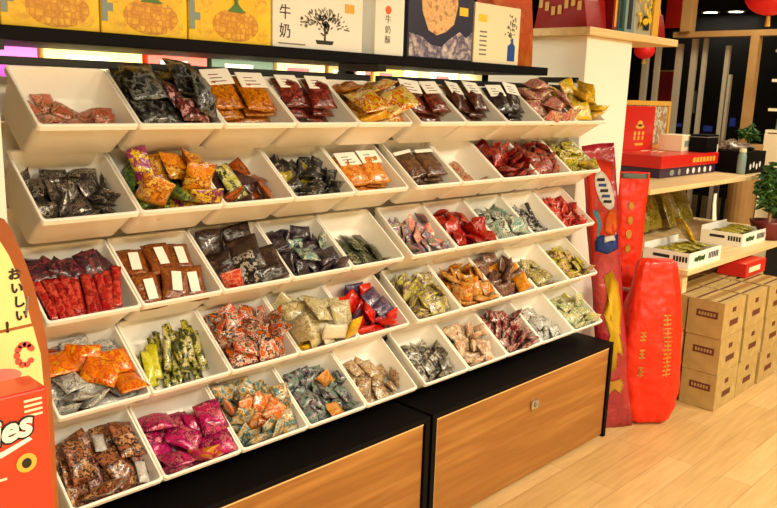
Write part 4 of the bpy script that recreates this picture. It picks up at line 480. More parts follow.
# ------------------------------------------------------------------ setting
struct(link('floor', bx(-3, 13, -4, 8, -.05, 0), M['floor']))
struct(link('ceiling', bx(-3, 13, -4, 8, 2.9, 2.95), M['dark']))
struct(link('wall_back', bx(-3, 13, 7.9, 8, 0, 2.9), M['night']))
struct(link('wall_right', bx(12.9, 13, -4, 7.9, 0, 2.9), M['night']))
struct(link('wall_left', bx(-3, -2.9, -4, 7.9, 0, 2.9), M['cream']))
struct(link('wall_front', bx(-2.9, 12.9, -4, -3.9, 0, 2.9), M['cream']))

# ------------------------------------------------------------------ low cabinets under the bins
def cabinet(x0, x1, label):
    t = empty('storage_cabinet', label, 'cabinet', ((x0+x1)/2, 1.85, 0))
    cx, cy = (x0+x1)/2, 1.85; w = (x1-x0)/2
    bm = bmesh.new()
    box(bm, -w, -w+.022, 1.612-cy, 2.28-cy, 0, .432); box(bm, w-.022, w, 1.612-cy, 2.28-cy, 0, .432)
    box(bm, -w, w, 2.26-cy, 2.28-cy, 0, .432); box(bm, -w+.022, w-.022, 1.64-cy, 2.26-cy, 0, .03)
    link('carcass', bm, M['black'], t)
    link('worktop', bx(-w, w, 1.612-cy, 2.28-cy, .4325, .452, bev=.002), M['black'], t)
    p = link('front_panel', bx(-w+.026, w-.026, 1.62-cy, 1.64-cy, .012, .430, bev=.0015), M['oak'], t)
    link('panel_edge', box(box(bmesh.new(), -w+.026, w-.026, 1.6185-cy, 1.6199-cy, .424, .430), -w+.026, -w+.031, 1.6185-cy, 1.6199-cy, .012, .424), M['oak_edge'], p)
    return t, p, cx, cy
t1, p1, _, _ = cabinet(.66, 1.886, 'black cabinet with oak front panel under the left half of the bins')
t2, p2, cx, cy = cabinet(1.90, 3.13, 'black cabinet with oak front and steel latch under the right half of the bins')
lt = link('latch', bx(2.50-cx, 2.545-cx, 1.608-cy, 1.619-cy, .302, .338, bev=.003), M['chrome'], p2)
b = bmesh.new(); disc(b, 2.5225-cx, .320, .010, .010, 1.607-cy, 16, .003); link('latch_button', b, M['gray'], lt)

# ------------------------------------------------------------------ racks that carry the bins
def rack(x0, x1, cols, label):
    cx = (x0+x1)/2; w = (x1-x0)/2
    t = empty('display_rack', label, 'rack', (cx, 2.08, .452))
    oy, oz = -2.08, -.452
    for s in (-1, 1):
        link('upright', bx(s*w-.012, s*w+.012, 2.06+oy, 2.10+oy, 0, 1.52+oz), M['wallwhite'], t)
        link('post_top', bx(s*w-.013, s*w+.013, 2.058+oy, 2.102+oy, 1.5205+oz, 1.5875+oz), M['blackmetal'], t)
        link('top_bracket', bx(s*w-.010, s*w+.010, 1.90+oy, 2.10+oy, 1.588+oz, 1.612+oz), M['blackmetal'], t)
    link('top_rail', bx(-w+.012, w-.012, 1.935+oy, 1.955+oy, 1.556+oz, 1.576+oz), M['blackmetal'], t)
    link('back_panel', bx(-w+.012, w-.012, 2.075+oy, 2.085+oy, 0, 1.53+oz), M['wallwhite'], t)
    for r in range(5):
        base = Vector((0, ROW_Y[r]+oy, ROW_Z[r]+oz))
        bm = bmesh.new(); vs = []
        for x in (-w+.03, w-.012):
            for a, d in ((.10, BIN_DEPTH+.001), (.1845, BIN_DEPTH+.001), (.1845, BIN_DEPTH+.006), (.10, BIN_DEPTH+.006)):
                vs.append(bm.verts.new(base + A*a + D*d + Vector((x, 0, 0))))
        bmesh.ops.convex_hull(bm, input=vs)
        # bracing strip to the back panel
        q = base + A*.18 + D*(BIN_DEPTH+.0035)
        if q.y < 2.07+oy: box(bm, -w+.012, w-.012, q.y, 2.0745+oy, q.z-.003, q.z+.002)
        link('sloping_shelf', bm, M['wallwhite'], t)
    return t
rack(.675, 1.884, range(1, 6), 'left black rack of sloping shelves holding five columns of bins')
rack(1.9015, 3.118, range(6, 11), 'right black rack of sloping shelves holding five columns of bins')

ORD = ['', 'leftmost', 'second from left', 'third from left', 'fourth from left', 'fifth from left', 'fifth from right', 'fourth from right', 'third from right', 'second from right', 'rightmost']
ROWN = ['', 'top', 'second', 'middle', 'fourth', 'bottom']
bin_protos = {}
for (r, c), (words, items) in BINS.items():
    size = 'shallow' if r == 1 else 'deep'
    if size not in bin_protos:
        o = link('candy_bin', bin_mesh(BIN_W, .207 if r == 1 else .232), M['bin'], smooth=True); bin_protos[size] = o
        o.data.set_sharp_from_angle(angle=.7)
    else: o = dup(bin_protos[size])
    o.location = bin_pos(r, c)
    tag(o, 'white bin, %s in %s row, holding %s' % (ORD[c], ROWN[r], words), 'bin', 'white candy bins on the sloping racks')

rnd = random.Random(5)
mesh_card = {}
for key, s in list(PILES.items()):
    r, c = key; items = BINS[key][1]; protos = {}
    base = bin_pos(r, c)
    for e in s.split():
        k, px, py, pz, qw, qx, qy, qz = map(int, e.split(','))
        spec = items[k]
        vs = protos.setdefault(k, [])
        nv = 2
        idx = rnd.randrange(nv)
        if len(vs) < nv and idx >= len(vs):
            o = link(spec['name'], SHAPES[spec['shape']](spec['dims'], r*100+c*10+k + (7777 if vs else 0)), None, smooth=True)
            sd = 26 if max(spec['dims']) > .08 else 36
            if spec.get('card') or spec['shape'] == 'bag': sd = 60
            m = packet_mat('%s inks %d%d%d' % (spec['name'].replace('_', ' '), r, c, k), spec['cols'], sd, spec.get('metal', 0)) if not vs else vs[0].data.materials[0]
            o.data.materials.append(m)
            w, h, t = spec['dims']
            if spec.get('card'):
                ch = spec.get('cardh', .42)*h
                ld = link('label_card', bx(-w*.44, w*.44, h/2*.98-ch, h/2*.98, t*.42, t*.42+.003, bev=.001), M['white'], o); ld['label'] = 'white paper label'
                bm = bmesh.new()
                for q in range(3): box(bm, -w*.25, w*(.05+.08*q), h*.47-ch*(.35+.22*q), h*.47-ch*(.30+.22*q), t*.42+.003, t*.42+.0034)
                if ch > .03: link('label_print', bm, M['darkred'] if c in (3, 4, 6) else M['ink'], ld)
                else: bm.free()
            if spec.get('sticker'):
                ld = link('sticker', bx(-.013, .013, -.028, .028, t*.5+.003, t*.5+.0045), M['white'], o); ld['label'] = 'white sticker'
            vs.append(o)
        else:
            o = dup(vs[min(idx, len(vs)-1)])
        o.location = base + Vector((px, py, pz))/1000
        o.rotation_mode = 'QUATERNION'; o.rotation_quaternion = Quaternion((qw, qx, qy, qz)).normalized()
        place = 'in the %s bin of the %s row' % (ORD[c].replace(' ', '-'), ROWN[r])
        tag(o, '%s %s' % (spec['words'], place), spec['name'].split('_')[-1], '%ss %s' % (spec['words'], place))

# ------------------------------------------------------------------ shelf above the bins and its gift boxes
sh = tag(link('top_shelf', bx(.60, 2.925, 1.93, 2.32, 1.6125, 1.6455, bev=.002), M['black']), 'long black shelf board above the bins carrying gift boxes', 'shelf')
ZS = 1.6457
def gift(name, label, x0, x1, m, y0=1.955, d=.10, h=.30, z=ZS, cat='box', group=None):
    t = empty(name, label, cat, ((x0+x1)/2, y0+d/2, z), 0, group)
    w = (x1-x0)/2 - .001
    body = link('carton', bx(-w, w, -d/2, d/2, 0, h, bev=.003), m, t)
    return t, w, -d/2, h
for i, (x0, x1, lab) in enumerate([(.70, .940, 'yellow pineapple cake box at the left end of the top shelf'), (.942, 1.190, 'yellow pineapple cake box in the middle of three'), (1.192, 1.474, 'yellow pineapple cake box next to the white milk box')]):
    t, w, y, h = gift('pineapple_cake_box', lab, x0, x1, M['pinebox'], group='pineapple cake boxes on the top shelf')
    bm = bmesh.new(); disc(bm, .015, .050, .078, .045, y-.0006, 28); link('pineapple_print', bm, M['pine'], t)
    bm = bmesh.new()
    for k in range(9):
        a = PI/2 + (k-4)*.26; L_ = .04 + .010*(k % 2)
        px, pz = .015 + .012*(k-4)*.5, .096
        prism([(px-.007, pz-.01), (px+.007, pz-.01), (px+L_*math.cos(a)*.9, pz+L_*math.sin(a))], y-.0028-.0004*k, y-.0018-.0004*k, bm)
    link('leaf_print', bm, M['greenink'], t)
    bm = bmesh.new(); box(bm, -w*.99, -w*.86, y-.002, y-.001, .03, .16); box(bm, -w*.86, -w*.74, y-.002, y-.001, .055, .075)
    link('side_print', bm, M['greycard'], t)
    for cx_, cz_, r_ in ((-.62, .035, .026), (.85, .03, .022), (-.60, .10, .028), (.80, .11, .024)):
        bm = bmesh.new(); disc(bm, min(cx_*w, w-.035), cz_, r_, r_*.9, y-.0003, 18, .0004); link('slice_print', bm, M['pineslice'], t)

t, w, y, h = gift('milk_cake_box', 'large white gift box with a drawn tree emblem and vertical Chinese lettering', 1.478, 1.85, M['white'])
for k, ch in enumerate('\u9bae\u725b\u5976'): text('lettering', ch, .046, M['gray'] if k == 0 else M['ink'], t, (-w+.046, y-.001, .156-.055*k))
bm = bmesh.new(); rr = random.Random(3)
for k in range(130):
    a = rr.uniform(.02, PI-.02); R = rr.uniform(.5, 1)
    disc(bm, .02+R*.105*math.cos(a), .065+R*.062*math.sin(a), .0055, .0022, y-.0008, 6, .0006, a)
link('crown_print', bm, M['gray'], t)
bm = bmesh.new()
for k in range(60):
    a = rr.uniform(0, 2*PI); R = rr.uniform(0, .034); disc(bm, .02+R*math.cos(a), .078+R*math.sin(a)*1.1, .0058, .0022, y-.0016, 6, .0008, rr.uniform(0, 3))
prism([(.017, .03), (.024, .03), (.022, .09), (.018, .09)], y-.0018, y-.0008, bm)
prism([(-.012, .018), (.052, .018), (.058, .030), (-.018, .030)], y-.0016, y-.0008, bm)
link('trunk_print', bm, M['ink'], t)
link('seal_print', bx(.105, .145, y-.0015, y-.0005, .122, .150), M['gold'], t)
link('base_print', bx(-w+.02, -.06, y-.0015, y-.0005, .010, .014), M['gray'], t)

t, w, y, h = gift('milk_cake_box', 'narrow white gift box with an orange round seal', 1.906, 2.050, M['white'], d=.11)
bm = bmesh.new(); disc(bm, -.01, .150, .014, .014, y-.0005, 18); link('seal_print', bm, M['orange'], t)
for k, ch in enumerate('\u725b\u5976\u9165'): text('lettering', ch, .029, M['gray'], t, (-.01, y-.001, .118-.034*k))

t, w, y, h = gift('map_gift_box', 'dark navy gift box with a tan island map and white waves', 2.068, 2.434, M['navy'])
bm = bmesh.new(); prism([(-.13, .298), (.07, .298), (.085, .20), (.065, .13), (.02, .10), (-.03, .085), (-.075, .10), (-.11, .16)], y-.0012, y-.0004, bm); link('map_print', bm, mat('tan map print', (214, 160, 110), .5, var=[(232, 190, 130), (150, 90, 60)], scale=40), t)
bm = bmesh.new(); prism([(-.175, .005), (.175, .005), (.175, .11), (.14, .085), (.10, .105), (.04, .075), (0, .045), (-.06, .05), (-.11, .075), (-.175, .085)], y-.0012, y-.0004, bm)
link('wave_print', bm, mat('wave print', (214, 200, 196), .5, var=[(70, 60, 110), (230, 220, 214)], scale=24), t)
link('seal_print', bx(.095, .145, y-.0015, y-.0005, .165, .195), M['yellow'], t)

t, w, y, h = gift('bottle_gift_box', 'white gift box printed with a blue bottle and flowers', 2.440, 2.738, M['offwhite'], h=.225)
bm = bmesh.new(); prism([(.07, .015), (.12, .015), (.12, .075), (.107, .085), (.105, .105), (.092, .105), (.09, .085), (.07, .075)], y-.001, y-.0003, bm); link('bottle_print', bm, M['blue'], t)
bm = bmesh.new()
for k in range(40): disc(bm, .09+rr.gauss(0, .018), .145+rr.gauss(0, .026), .006, .003, y-.001, 6, .0007, rr.uniform(0, 3))
link('flower_print', bm, M['gray'], t)
link('seal_print', bx(-.125, -.075, y-.0015, y-.0005, .155, .182), M['yellow'], t)
bm = bmesh.new()
for k in range(6): box(bm, -.115, -.07, y-.001, y-.0003, .03+.017*k, .036+.017*k)
link('small_print', bm, M['gray'], t)

# orange carrier bag at the shelf's end
def carrier(name, label, x0, x1, y0, y1, z, h, m, hm, group=None):
    t = empty(name, label, 'bag', ((x0+x1)/2, (y0+y1)/2, z), 0, group); w = (x1-x0)/2; d = (y1-y0)/2
    bm = bmesh.new(); lo = [(-w*.96, -d), (w*.96, -d), (w*.96, d), (-w*.96, d)]; hi = [(-w, -d*.55), (w, -d*.6), (w*.98, d*.6), (-w*.98, d*.55)]
    a = [bm.verts.new((x, yy, 0)) for x, yy in lo]; b_ = [bm.verts.new((x, yy, h)) for x, yy in hi]
    mid = [bm.verts.new(((p[0]+q[0])/2*(1.03 if i % 2 else .98), (p[1]+q[1])/2*1.06, h*.52)) for i, (p, q) in enumerate(zip(lo, hi))]
    bm.faces.new(a)
    for i in range(4):
        j = (i+1) % 4; bm.faces.new((a[i], a[j], mid[j], mid[i])); bm.faces.new((mid[i], mid[j], b_[j], b_[i]))
    bmesh.ops.solidify(bm, geom=bm.faces[:], thickness=.002)
    link('paper_body', bm, m, t)
    for s in (-1, 1):
        bm = bmesh.new(); pts = [Vector((-w*.4, s*d*.6, h*.96)), Vector((-w*.35, s*d*.55, h*1.2)), Vector((w*.35, s*d*.55, h*1.2)), Vector((w*.4, s*d*.6, h*.96))]
        for p, q in zip(pts, pts[1:]):
            dv = (q-p).normalized(); n1 = dv.orthogonal().normalized()*.004; n2 = dv.cross(n1)
            bmesh.ops.convex_hull(bm, input=[bm.verts.new(v+k) for v in (p, q) for k in (n1, -n1, n2, -n2)])
        link('handle', bm, hm, t)
    return t
carrier('paper_bag', 'orange paper bag at the right end of the black top shelf', 2.74, 3.02, 2.075, 2.22, ZS, .31, M['orange'], M['red'])

# products on the far side, seen through the gap between shelf and bins
tag(link('rear_shelf', bx(.55, 3.05, 2.34, 2.72, 1.49, 1.51), M['white']), 'white shelf behind the rack seen through the gap above the bins', 'shelf')
gap = [(.62, .95, 'magenta', (190, 70, 180)), (.96, 1.28, 'pale yellow', (244, 222, 120)), (1.29, 1.52, 'red', (214, 60, 36)), (1.53, 1.80, 'dark green', (40, 70, 40)), (1.81, 2.05, 'beige', (222, 184, 120)),
       (2.06, 2.18, 'brown', (150, 110, 40)), (2.19, 2.30, 'maroon', (150, 50, 46)), (2.31, 2.48, 'golden', (214, 180, 60)), (2.49, 2.58, 'light cream', (250, 246, 190)), (2.66, 2.86, 'white', (250, 244, 214)), (2.87, 3.04, 'ivory', (250, 248, 180))]
for x0, x1, nm, cc in gap:
    t = empty('snack_box', '%s box on the shelf behind, seen through the gap over the top bins' % nm, 'box', ((x0+x1)/2, 2.44, 1.5102))
    w = (x1-x0)/2-.004
    link('carton', bx(-w, w, -.07, .07, 0, .17, bev=.003), mat(nm+' box card', cc, .45), t)
    bm = bx(-w*.6, w*.3, -.0716, -.0706, .05, .09)
    link('box_print', bm, M['darkred'] if nm in ('golden', 'beige', 'white') else M['offwhite'], t)

# ------------------------------------------------------------------ end of the run: white pillar and board
tag(link('display_pillar', bx(3.25, 3.672, 1.944, 2.50, 0, 1.803, bev=.004), M['wallwhite']), 'white square pillar at the right end of the bin racks', 'pillar')
tag(link('wooden_shelf', bx(3.20, 4.09, 1.905, 2.52, 1.8035, 1.838, bev=.003), M['lightwood']), 'pale wooden board on top of the white pillar', 'shelf')
ZB = 1.8382
t = carrier('gift_bag', 'red gift bag on the wooden board above the pillar', 3.26, 3.44, 1.96, 2.25, ZB, .26, M['red'], M['gold'])
bm = bmesh.new()
for k in range(10): disc(bm, 0, 0, .02, .012, 0, 8, .001); break
bm.free()
bm = bmesh.new()
for k in range(7):
    yy = -.11+.035*k; box(bm, -.0925, -.0905, yy, yy+.02, .08+.02*math.sin(k*1.3), .12+.02*math.sin(k*1.3))
link('gold_print', bm, M['gold'], t)
for x0, x1, mm, lab in ((3.455, 3.50, 'darkred', 'slim dark red carton beside the red gift bag on the board'), (3.505, 3.565, 'teal', 'dark teal carton standing on the board'), (3.57, 3.665, 'greycard', 'grey-green carton standing on the board')):
    t = empty('gift_carton', lab, 'box', ((x0+x1)/2, 2.04, ZB)); w = (x1-x0)/2
    link('carton', bx(-w, w, -.10, .10, 0, .28, bev=.002), M[mm], t)
    link('edge_print', bx(-w*.5, w*.3, -.102, -.1006, .02, .25), M['ink'] if mm != 'darkred' else M['gold'], t)
t = carrier('gift_bag', 'white gift bag with yellow print and gold side on the board', 3.69, 3.95, 1.96, 2.12, ZB, .30, M['offwhite'], M['gold'])
bm = bmesh.new(); rr = random.Random(8)
for k in range(22): disc(bm, rr.uniform(-.10, .03), rr.uniform(.05, .25), .022, .008, -.088, 10, .003, rr.uniform(0, 3))
link('flower_print', bm, M['yellow'], t)
bm = bmesh.new()
for k in range(4): box(bm, -.03+.014*k, -.022+.014*k, -.089, -.085, .03, .09)
box(bm, -.035, .03, -.089, -.085, .09, .097)
link('lettering', bm, M['ink'], t)
link('gold_side', bx(.06, .125, -.088, -.078, .0, .29), M['gold'], t)
t = carrier('gift_bag', 'small red gift bag at the right end of the board', 3.965, 4.07, 1.97, 2.10, ZB, .13, M['red'], M['gold'])

# ------------------------------------------------------------------ display at the left edge
t = empty('snack_stand', 'brown cardboard stand with cream Japanese sign at the left edge', 'stand', (.36, 1.46, 0))
pts = [(-.20, .0), (.205, .0), (.205, .92), (.203, 1.02), (.195, 1.09), (.182, 1.16), (.165, 1.22), (.150, 1.262), (.140, 1.28), (-.20, 1.28)]
link('board', prism(pts, -.02, .02), M['brown'], t)
pts = [(-.19, 1.066), (.174, 1.082), (.160, 1.16), (.142, 1.215), (.125, 1.25), (-.19, 1.25)]
s1 = link('upper_sign', prism(pts, -.0235, -.0205), M['signcream'], t); s1['label'] = 'cream sign with black Japanese lettering'
for k, ch in enumerate('\u304a\u3044\u3057\u3044'): text('lettering', ch, .023, M['ink'], s1, (.149+.0025*k, -.0245, 1.178-.0262*k), roll=-.05, bold=.0009)
text('exclamation_mark', '!', .028, M['ink'], s1, (.131, -.0245, 1.082), bold=.001)
bm = bmesh.new(); prism([(.163, 1.10), (.167, 1.10), (.172, 1.135), (.168, 1.135)], -.0255, -.0240, bm); link('stroke_print', bm, M['gray'], s1)
pts = [(-.19, .93), (.190, .93), (.187, 1.02), (.176, 1.076), (-.19, 1.060)]
s2 = link('lower_sign', prism(pts, -.0235, -.0205), M['signcream'], t)
bm = bmesh.new()
for k in range(9):
    a = .6 + k*.62; R = .020; disc(bm, .158+R*math.cos(a)*.7, 1.025+R*math.sin(a), .0085-.0004*k, .006, -.0245, 10, .0008, a+1.57)
link('prawn_print', bm, mat('prawn print', (206, 84, 66), .5), s2)
bm = bmesh.new(); disc(bm, .10, .99, .05, .018, -.0245, 20, .0008); link('pink_print', bm, M['pink'], s2)

t = empty('cookie_carton', 'bright red cookie carton with white script lettering at the left edge', 'box', (.36, 1.33, 0))
link('carton', bx(-.22, .141, -.035, .045, .30, 1.008, bev=.004), M['redbright'], t)
link('plinth', bx(-.22, .141, -.035, .045, 0, .2995), M['red'], t)
text('lettering', 'Cookies', .060, M['ink'], t, (.108, -.0366, .952), align='RIGHT', shear=.25, bold=.006, ext=.0004, roll=.12)
text('lettering', 'Cookies', .060, M['white'], t, (.108, -.0374, .952), align='RIGHT', shear=.25, bold=.0022, ext=.0004, roll=.12)
bm = bmesh.new(); prism([(-.10, .906), (.06, .914), (.105, .928), (.110, .922), (.06, .904), (-.10, .896)], -.0372, -.0362, bm); link('underline_print', bm, M['white'], t)
bm = bmesh.new(); disc(bm, .098, .882, .017, .017, -.0362, 24); link('seal_print', bm, M['gold'], t)
bm = bmesh.new(); disc(bm, .098, .882, .008, .009, -.0375, 20); link('seal_centre', bm, M['ink'], t)
bm = bmesh.new()
for k in range(3): box(bm, -.10, .065-.02*k, -.0366, -.0358, .862-.016*k, .866-.016*k)
for k in range(4): box(bm, .10, .130, -.0366, -.0358, .990-.009*k, .994-.009*k)
link('small_print', bm, M['offwhite'], t)

tag(link('white_upright', bx(.50, .582, 1.66, 1.72, 0, 1.50), M['wallwhite']), 'slim white upright post at the left end of the bin rack', 'post')

# ------------------------------------------------------------------ giant snack packs and red bags at the end of the racks
def giant(name, label, w, h, t_, m, base, lean, rz, seed, cr=.25):
    r_ = empty(name, label, 'bag', base); r_.rotation_euler = (lean[0], lean[1], rz)
    bm = pillow(w, h, t_, seed, cr, 14, 44, .006)
    bmesh.ops.rotate(bm, verts=bm.verts[:], cent=(0, 0, 0), matrix=Matrix.Rotation(PI/2, 3, 'X'))
    zmin = min(v.co.z for v in bm.verts)
    bmesh.ops.translate(bm, verts=bm.verts[:], vec=(0, 0, -zmin))
    o = link('film_body', bm, m, r_, smooth=True)
    return r_, o
def patch(o, name, m, outline, parent, off=.004):
    """print on the front (-Y) face of a giant pack: the outline (x,z) is dropped on the pack's surface"""
    bm = bmesh.new(); me = o.data
    from mathutils.bvhtree import BVHTree
    bv = BVHTree.FromPolygons([v.co for v in me.vertices], [p.vertices for p in me.polygons])
    cx = sum(p[0] for p in outline)/len(outline); cz = sum(p[1] for p in outline)/len(outline)
    def hit(x, z):
        h = bv.ray_cast(Vector((x, -1, z)), Vector((0, 1, 0)))
        return Vector((x, (h[0].y if h[0] else 0) - off, z))
    rings = []
    for f in (1, .66, .33):
        rings.append([bm.verts.new(hit(cx+(x-cx)*f, cz+(z-cz)*f)) for x, z in outline])
    c = bm.verts.new(hit(cx, cz)); n = len(outline)
    for a, b_ in zip(rings, rings[1:]):
        for i in range(n): bm.faces.new((a[i], a[(i+1) % n], b_[(i+1) % n], b_[i]))
    for i in range(n): bm.faces.new((rings[-1][i], rings[-1][(i+1) % n], c))
    bmesh.ops.solidify(bm, geom=bm.faces[:], thickness=.0012)
    return link(name, bm, m, parent, smooth=True)
def ell(cx, cz, rx, rz, rot=0, n=18):
    return [(cx+rx*math.cos(a)*math.cos(rot)-rz*math.sin(a)*math.sin(rot), cz+rx*math.cos(a)*math.sin(rot)+rz*math.sin(a)*math.cos(rot)) for a in [2*PI*i/n for i in range(n)]]

# crayfish chip pack leaning on the rack end
t, o = giant('giant_snack_pack', 'tall maroon and red snack pack with white oval logo leaning on the rack end', .15, 1.34, .06, M['maroon'], (3.245, 1.62, .001), (-.06, -.135), -PI/4, 21, .2)
patch(o, 'red_top', M['redbright'], [(-.062, .80), (.062, .78), (.062, 1.25), (.0, 1.27), (-.062, 1.25)], t, .003)
patch(o, 'logo_oval', M['white'], ell(.012, 1.13, .036, .092, .22), t, .006)

for zz, mm in ((1.18, 'ink'), (1.155, 'blue'), (1.13, 'ink'), (1.105, 'blue'), (1.08, 'ink')): patch(o, 'logo_lettering', M[mm], [(-.010+.2*(1.13-zz), zz-.006), (.026+.2*(1.13-zz), zz-.010), (.028+.2*(1.13-zz), zz+.003), (-.006+.2*(1.13-zz), zz+.006)], t, .0085)
patch(o, 'blue_print', M['sky'], [(-.06, .93), (-.03, .92), (-.012, .97), (-.02, 1.03), (-.045, 1.05), (-.058, .99)], t, .006); patch(o, 'orange_print', M['orange'], [(.0, .94), (.03, .92), (.062, .95), (.06, 1.03), (.03, 1.05), (.005, 1.0)], t, .006)
patch(o, 'dark_blue_print', M['blue'], [(-.05, .86), (.0, .84), (.055, .86), (.06, .93), (.03, .90), (-.01, .93), (-.045, .92)], t, .0065); patch(o, 'white_print', M['white'], [(-.01, .895), (.045, .90), (.04, .925), (-.005, .92)], t, .009)
patch(o, 'flame_print', M['yellow'], [(-.02, .28), (.01, .30), (.02, .38), (.045, .36), (.04, .50), (.055, .58), (.045, .70), (.02, .76), (-.02, .74), (-.005, .64), (-.03, .56), (-.01, .46), (-.035, .38)], t, .006)
patch(o, 'flame_print', M['gold'], [(-.05, .20), (-.03, .17), (.0, .2), (.03, .17), (.05, .22), (.03, .25), (-.01, .24), (-.04, .25)], t, .006)
t, o = giant('giant_snack_pack', 'plain tall red pack standing behind the red sack', .145, 1.185, .07, M['redfilm'], (3.525, 1.79, .001), (0, 0), -PI/4, 4, .2)
patch(o, 'top_seal', M['greycard'], [(-.064, 1.150), (.064, 1.150), (.064, 1.176), (-.064, 1.176)], t, .003)
patch(o, 'white_print', M['offwhite'], [(-.06, .60), (.06, .58), (.06, .615), (-.06, .635)], t, .004)
for k in range(4): patch(o, 'lettering', M['gold'], ell(-.01, 1.02-.07*k, .014, .022), t, .004)
for k in range(2): patch(o, 'side_print', M['navy'], ell(-.045, .70-.12*k, .012, .04), t, .004)

t = empty('red_sack', 'big red sack with gold vertical lettering standing on the floor', 'bag', (3.441, 1.594, .001), -PI/4)
bm = bmesh.new(); key = [(.0, .0), (.09, .004), (.122, .02), (.142, .07), (.152, .17), (.150, .28), (.141, .42), (.126, .56), (.108, .68), (.096, .755), (.088, .785), (.07, .797), (.0, .80)]
n = 72; rings = []; prof = []
for (r0, z0), (r1, z1) in zip(key, key[1:]):
    st = max(1, int((z1-z0)/.016))
    for q in range(st): prof.append((r0+(r1-r0)*q/st, z0+(z1-z0)*q/st))
prof.append(key[-1])
for r_, z in prof:
    if r_ == 0: rings.append([bm.verts.new((0, 0, z))]); continue
    ring = []
    for i in range(n):
        a = 2*PI*i/n; ca, sa = math.cos(a), math.sin(a)
        k = 1 + .10*mnoise.noise(Vector((ca*2.2, sa*2.2, z*5))) + .09*(.5-abs(mnoise.noise(Vector((ca*4+z*6, sa*4-z*3, z*6))))) + .05*(.5-abs(mnoise.noise(Vector((ca*9, sa*9+z*9, z*16)))))
        th = .66 - .30*max(0, (z-.45)/.35)
        ring.append(bm.verts.new((math.copysign(abs(ca)**.75, ca)*r_*k, math.copysign(abs(sa)**.75, sa)*r_*th*k, z)))
    rings.append(ring)
for a, b_ in zip(rings, rings[1:]):
    for i in range(n):
        j = (i+1) % n
        if len(a) == 1: bm.faces.new((a[0], b_[j], b_[i]))
        elif len(b_) == 1: bm.faces.new((a[i], a[j], b_[0]))
        else: bm.faces.new((a[i], a[j], b_[j], b_[i]))
o = link('film_body', bm, M['redfilm'], t, smooth=True)
def glyph(cx, cz, w, h, seed):
    r2 = random.Random(seed); out = []
    for k in range(3): zz = cz + h*(-.36+.36*k); out.append([(cx-w/2*r2.uniform(.6, 1), zz), (cx+w/2*r2.uniform(.6, 1), zz+.003), (cx+w/2*.8, zz+.010), (cx-w/2*.8, zz+.008)])
    out.append([(cx-.004, cz-h*.48), (cx+.004, cz-h*.48), (cx+.004, cz+h*.48), (cx-.004, cz+h*.48)])
    return out
for k in range(5):
    for g in glyph(.046+.004*k, .52-.060*k, .056, .056, k): patch(o, 'lettering', M['gold'], g, t, .002)
for k in range(3):
    for g in glyph(-.06, .44-.085*k, .03, .05, 20+k): patch(o, 'lettering', M['gold'], g, t, .002)

# ------------------------------------------------------------------ island shelves to the right of the pillar
t = empty('island_shelf', 'pale wooden shelf unit with two boards to the right of the pillar', 'shelf', (4.7, 2.1, 0))
ox, oy = -4.7, -2.1
link('lower_board', bx(3.80+ox, 5.66+ox, 1.594+oy, 2.55+oy, .662, .69, bev=.003), M['lightwood'], t)
link('upper_board', bx(3.80+ox, 5.60+ox, 1.836+oy, 2.85+oy, 1.045, 1.072, bev=.003), M['lightwood'], t)
link('back_panel', bx(3.83+ox, 5.58+ox, 2.45+oy, 2.47+oy, .6905, 1.0445), M['olive'], t)
for x, y in ((3.81, 1.62), (3.81, 2.44), (5.56, 1.62), (5.56, 2.44)): link('leg', bx(x+ox, x+.055+ox, y+oy, y+.055+oy, 0, .6615), M['lightwood'], t)
link('lower_back', bx(3.87+ox, 5.55+ox, 2.45+oy, 2.47+oy, .0, .6615), M['olive'], t)

# cardboard cartons under the lower board: three high, three along, two deep
proto = None
names = ['left', 'middle', 'right']; lv = ['bottom', 'middle', 'top']
for d in range(2):
    for i in range(3):
        for k in range(3):
            if proto is None:
                proto = empty('cardboard_carton', '', 'carton')
                link('carton', bx(-.134, .134, -.091, .091, 0, .186, bev=.002), M['kraft'], proto)
                link('tape_strip', bx(-.134, .134, -.018, .018, .1861, .1868), M['tape'], proto)
                link('flap_line', box(box(bmesh.new(), -.128, .128, -.060, -.048, .1861, .1867), -.128, .128, .045, .06, .1861, .1867), M['kraftink'], proto)
                bm = bmesh.new(); box(bm, -.1352, -.1344, -.062, .045, .098, .134); link('end_print', bm, M['kraftink'], proto)
                bm = bmesh.new(); box(bm, -.05, .055, -.0922, -.0914, .055, .085); box(bm, -.03, .015, -.0922, -.0914, .125, .15); link('front_print', bm, M['kraftink'], proto)
                bm = bmesh.new()
                for q in range(6): box(bm, -.1357, -.1353, -.050+.015*q, -.041+.015*q, .108, .124)
                link('lettering', bm, M['kraft'], proto)
                o = proto
            else: o = dup(proto)
            jx = .008*math.sin(5*i+3*k+d); jy = .004*math.sin(2*i+7*k+3*d)
            o.location = (3.935+.295*i+jx, 1.478+.199*d+jy, .0008+.1878*k)
            tag(o, 'brown cardboard carton, %s of the %s stack under the lower shelf, %s' % (lv[k], names[i], 'front row' if d == 0 else 'row behind'), 'carton', 'cardboard cartons under the shelf')
t = empty('red_carton', 'red flat carton lying on the cartons under the shelf edge', 'box', (4.60, 1.62, .565)); 
link('carton', bx(-.15, .15, -.08, .08, 0, .08, bev=.003), M['red'], t); link('print', bx(-.11, .06, -.0815, -.0803, .025, .055), M['offwhite'], t)

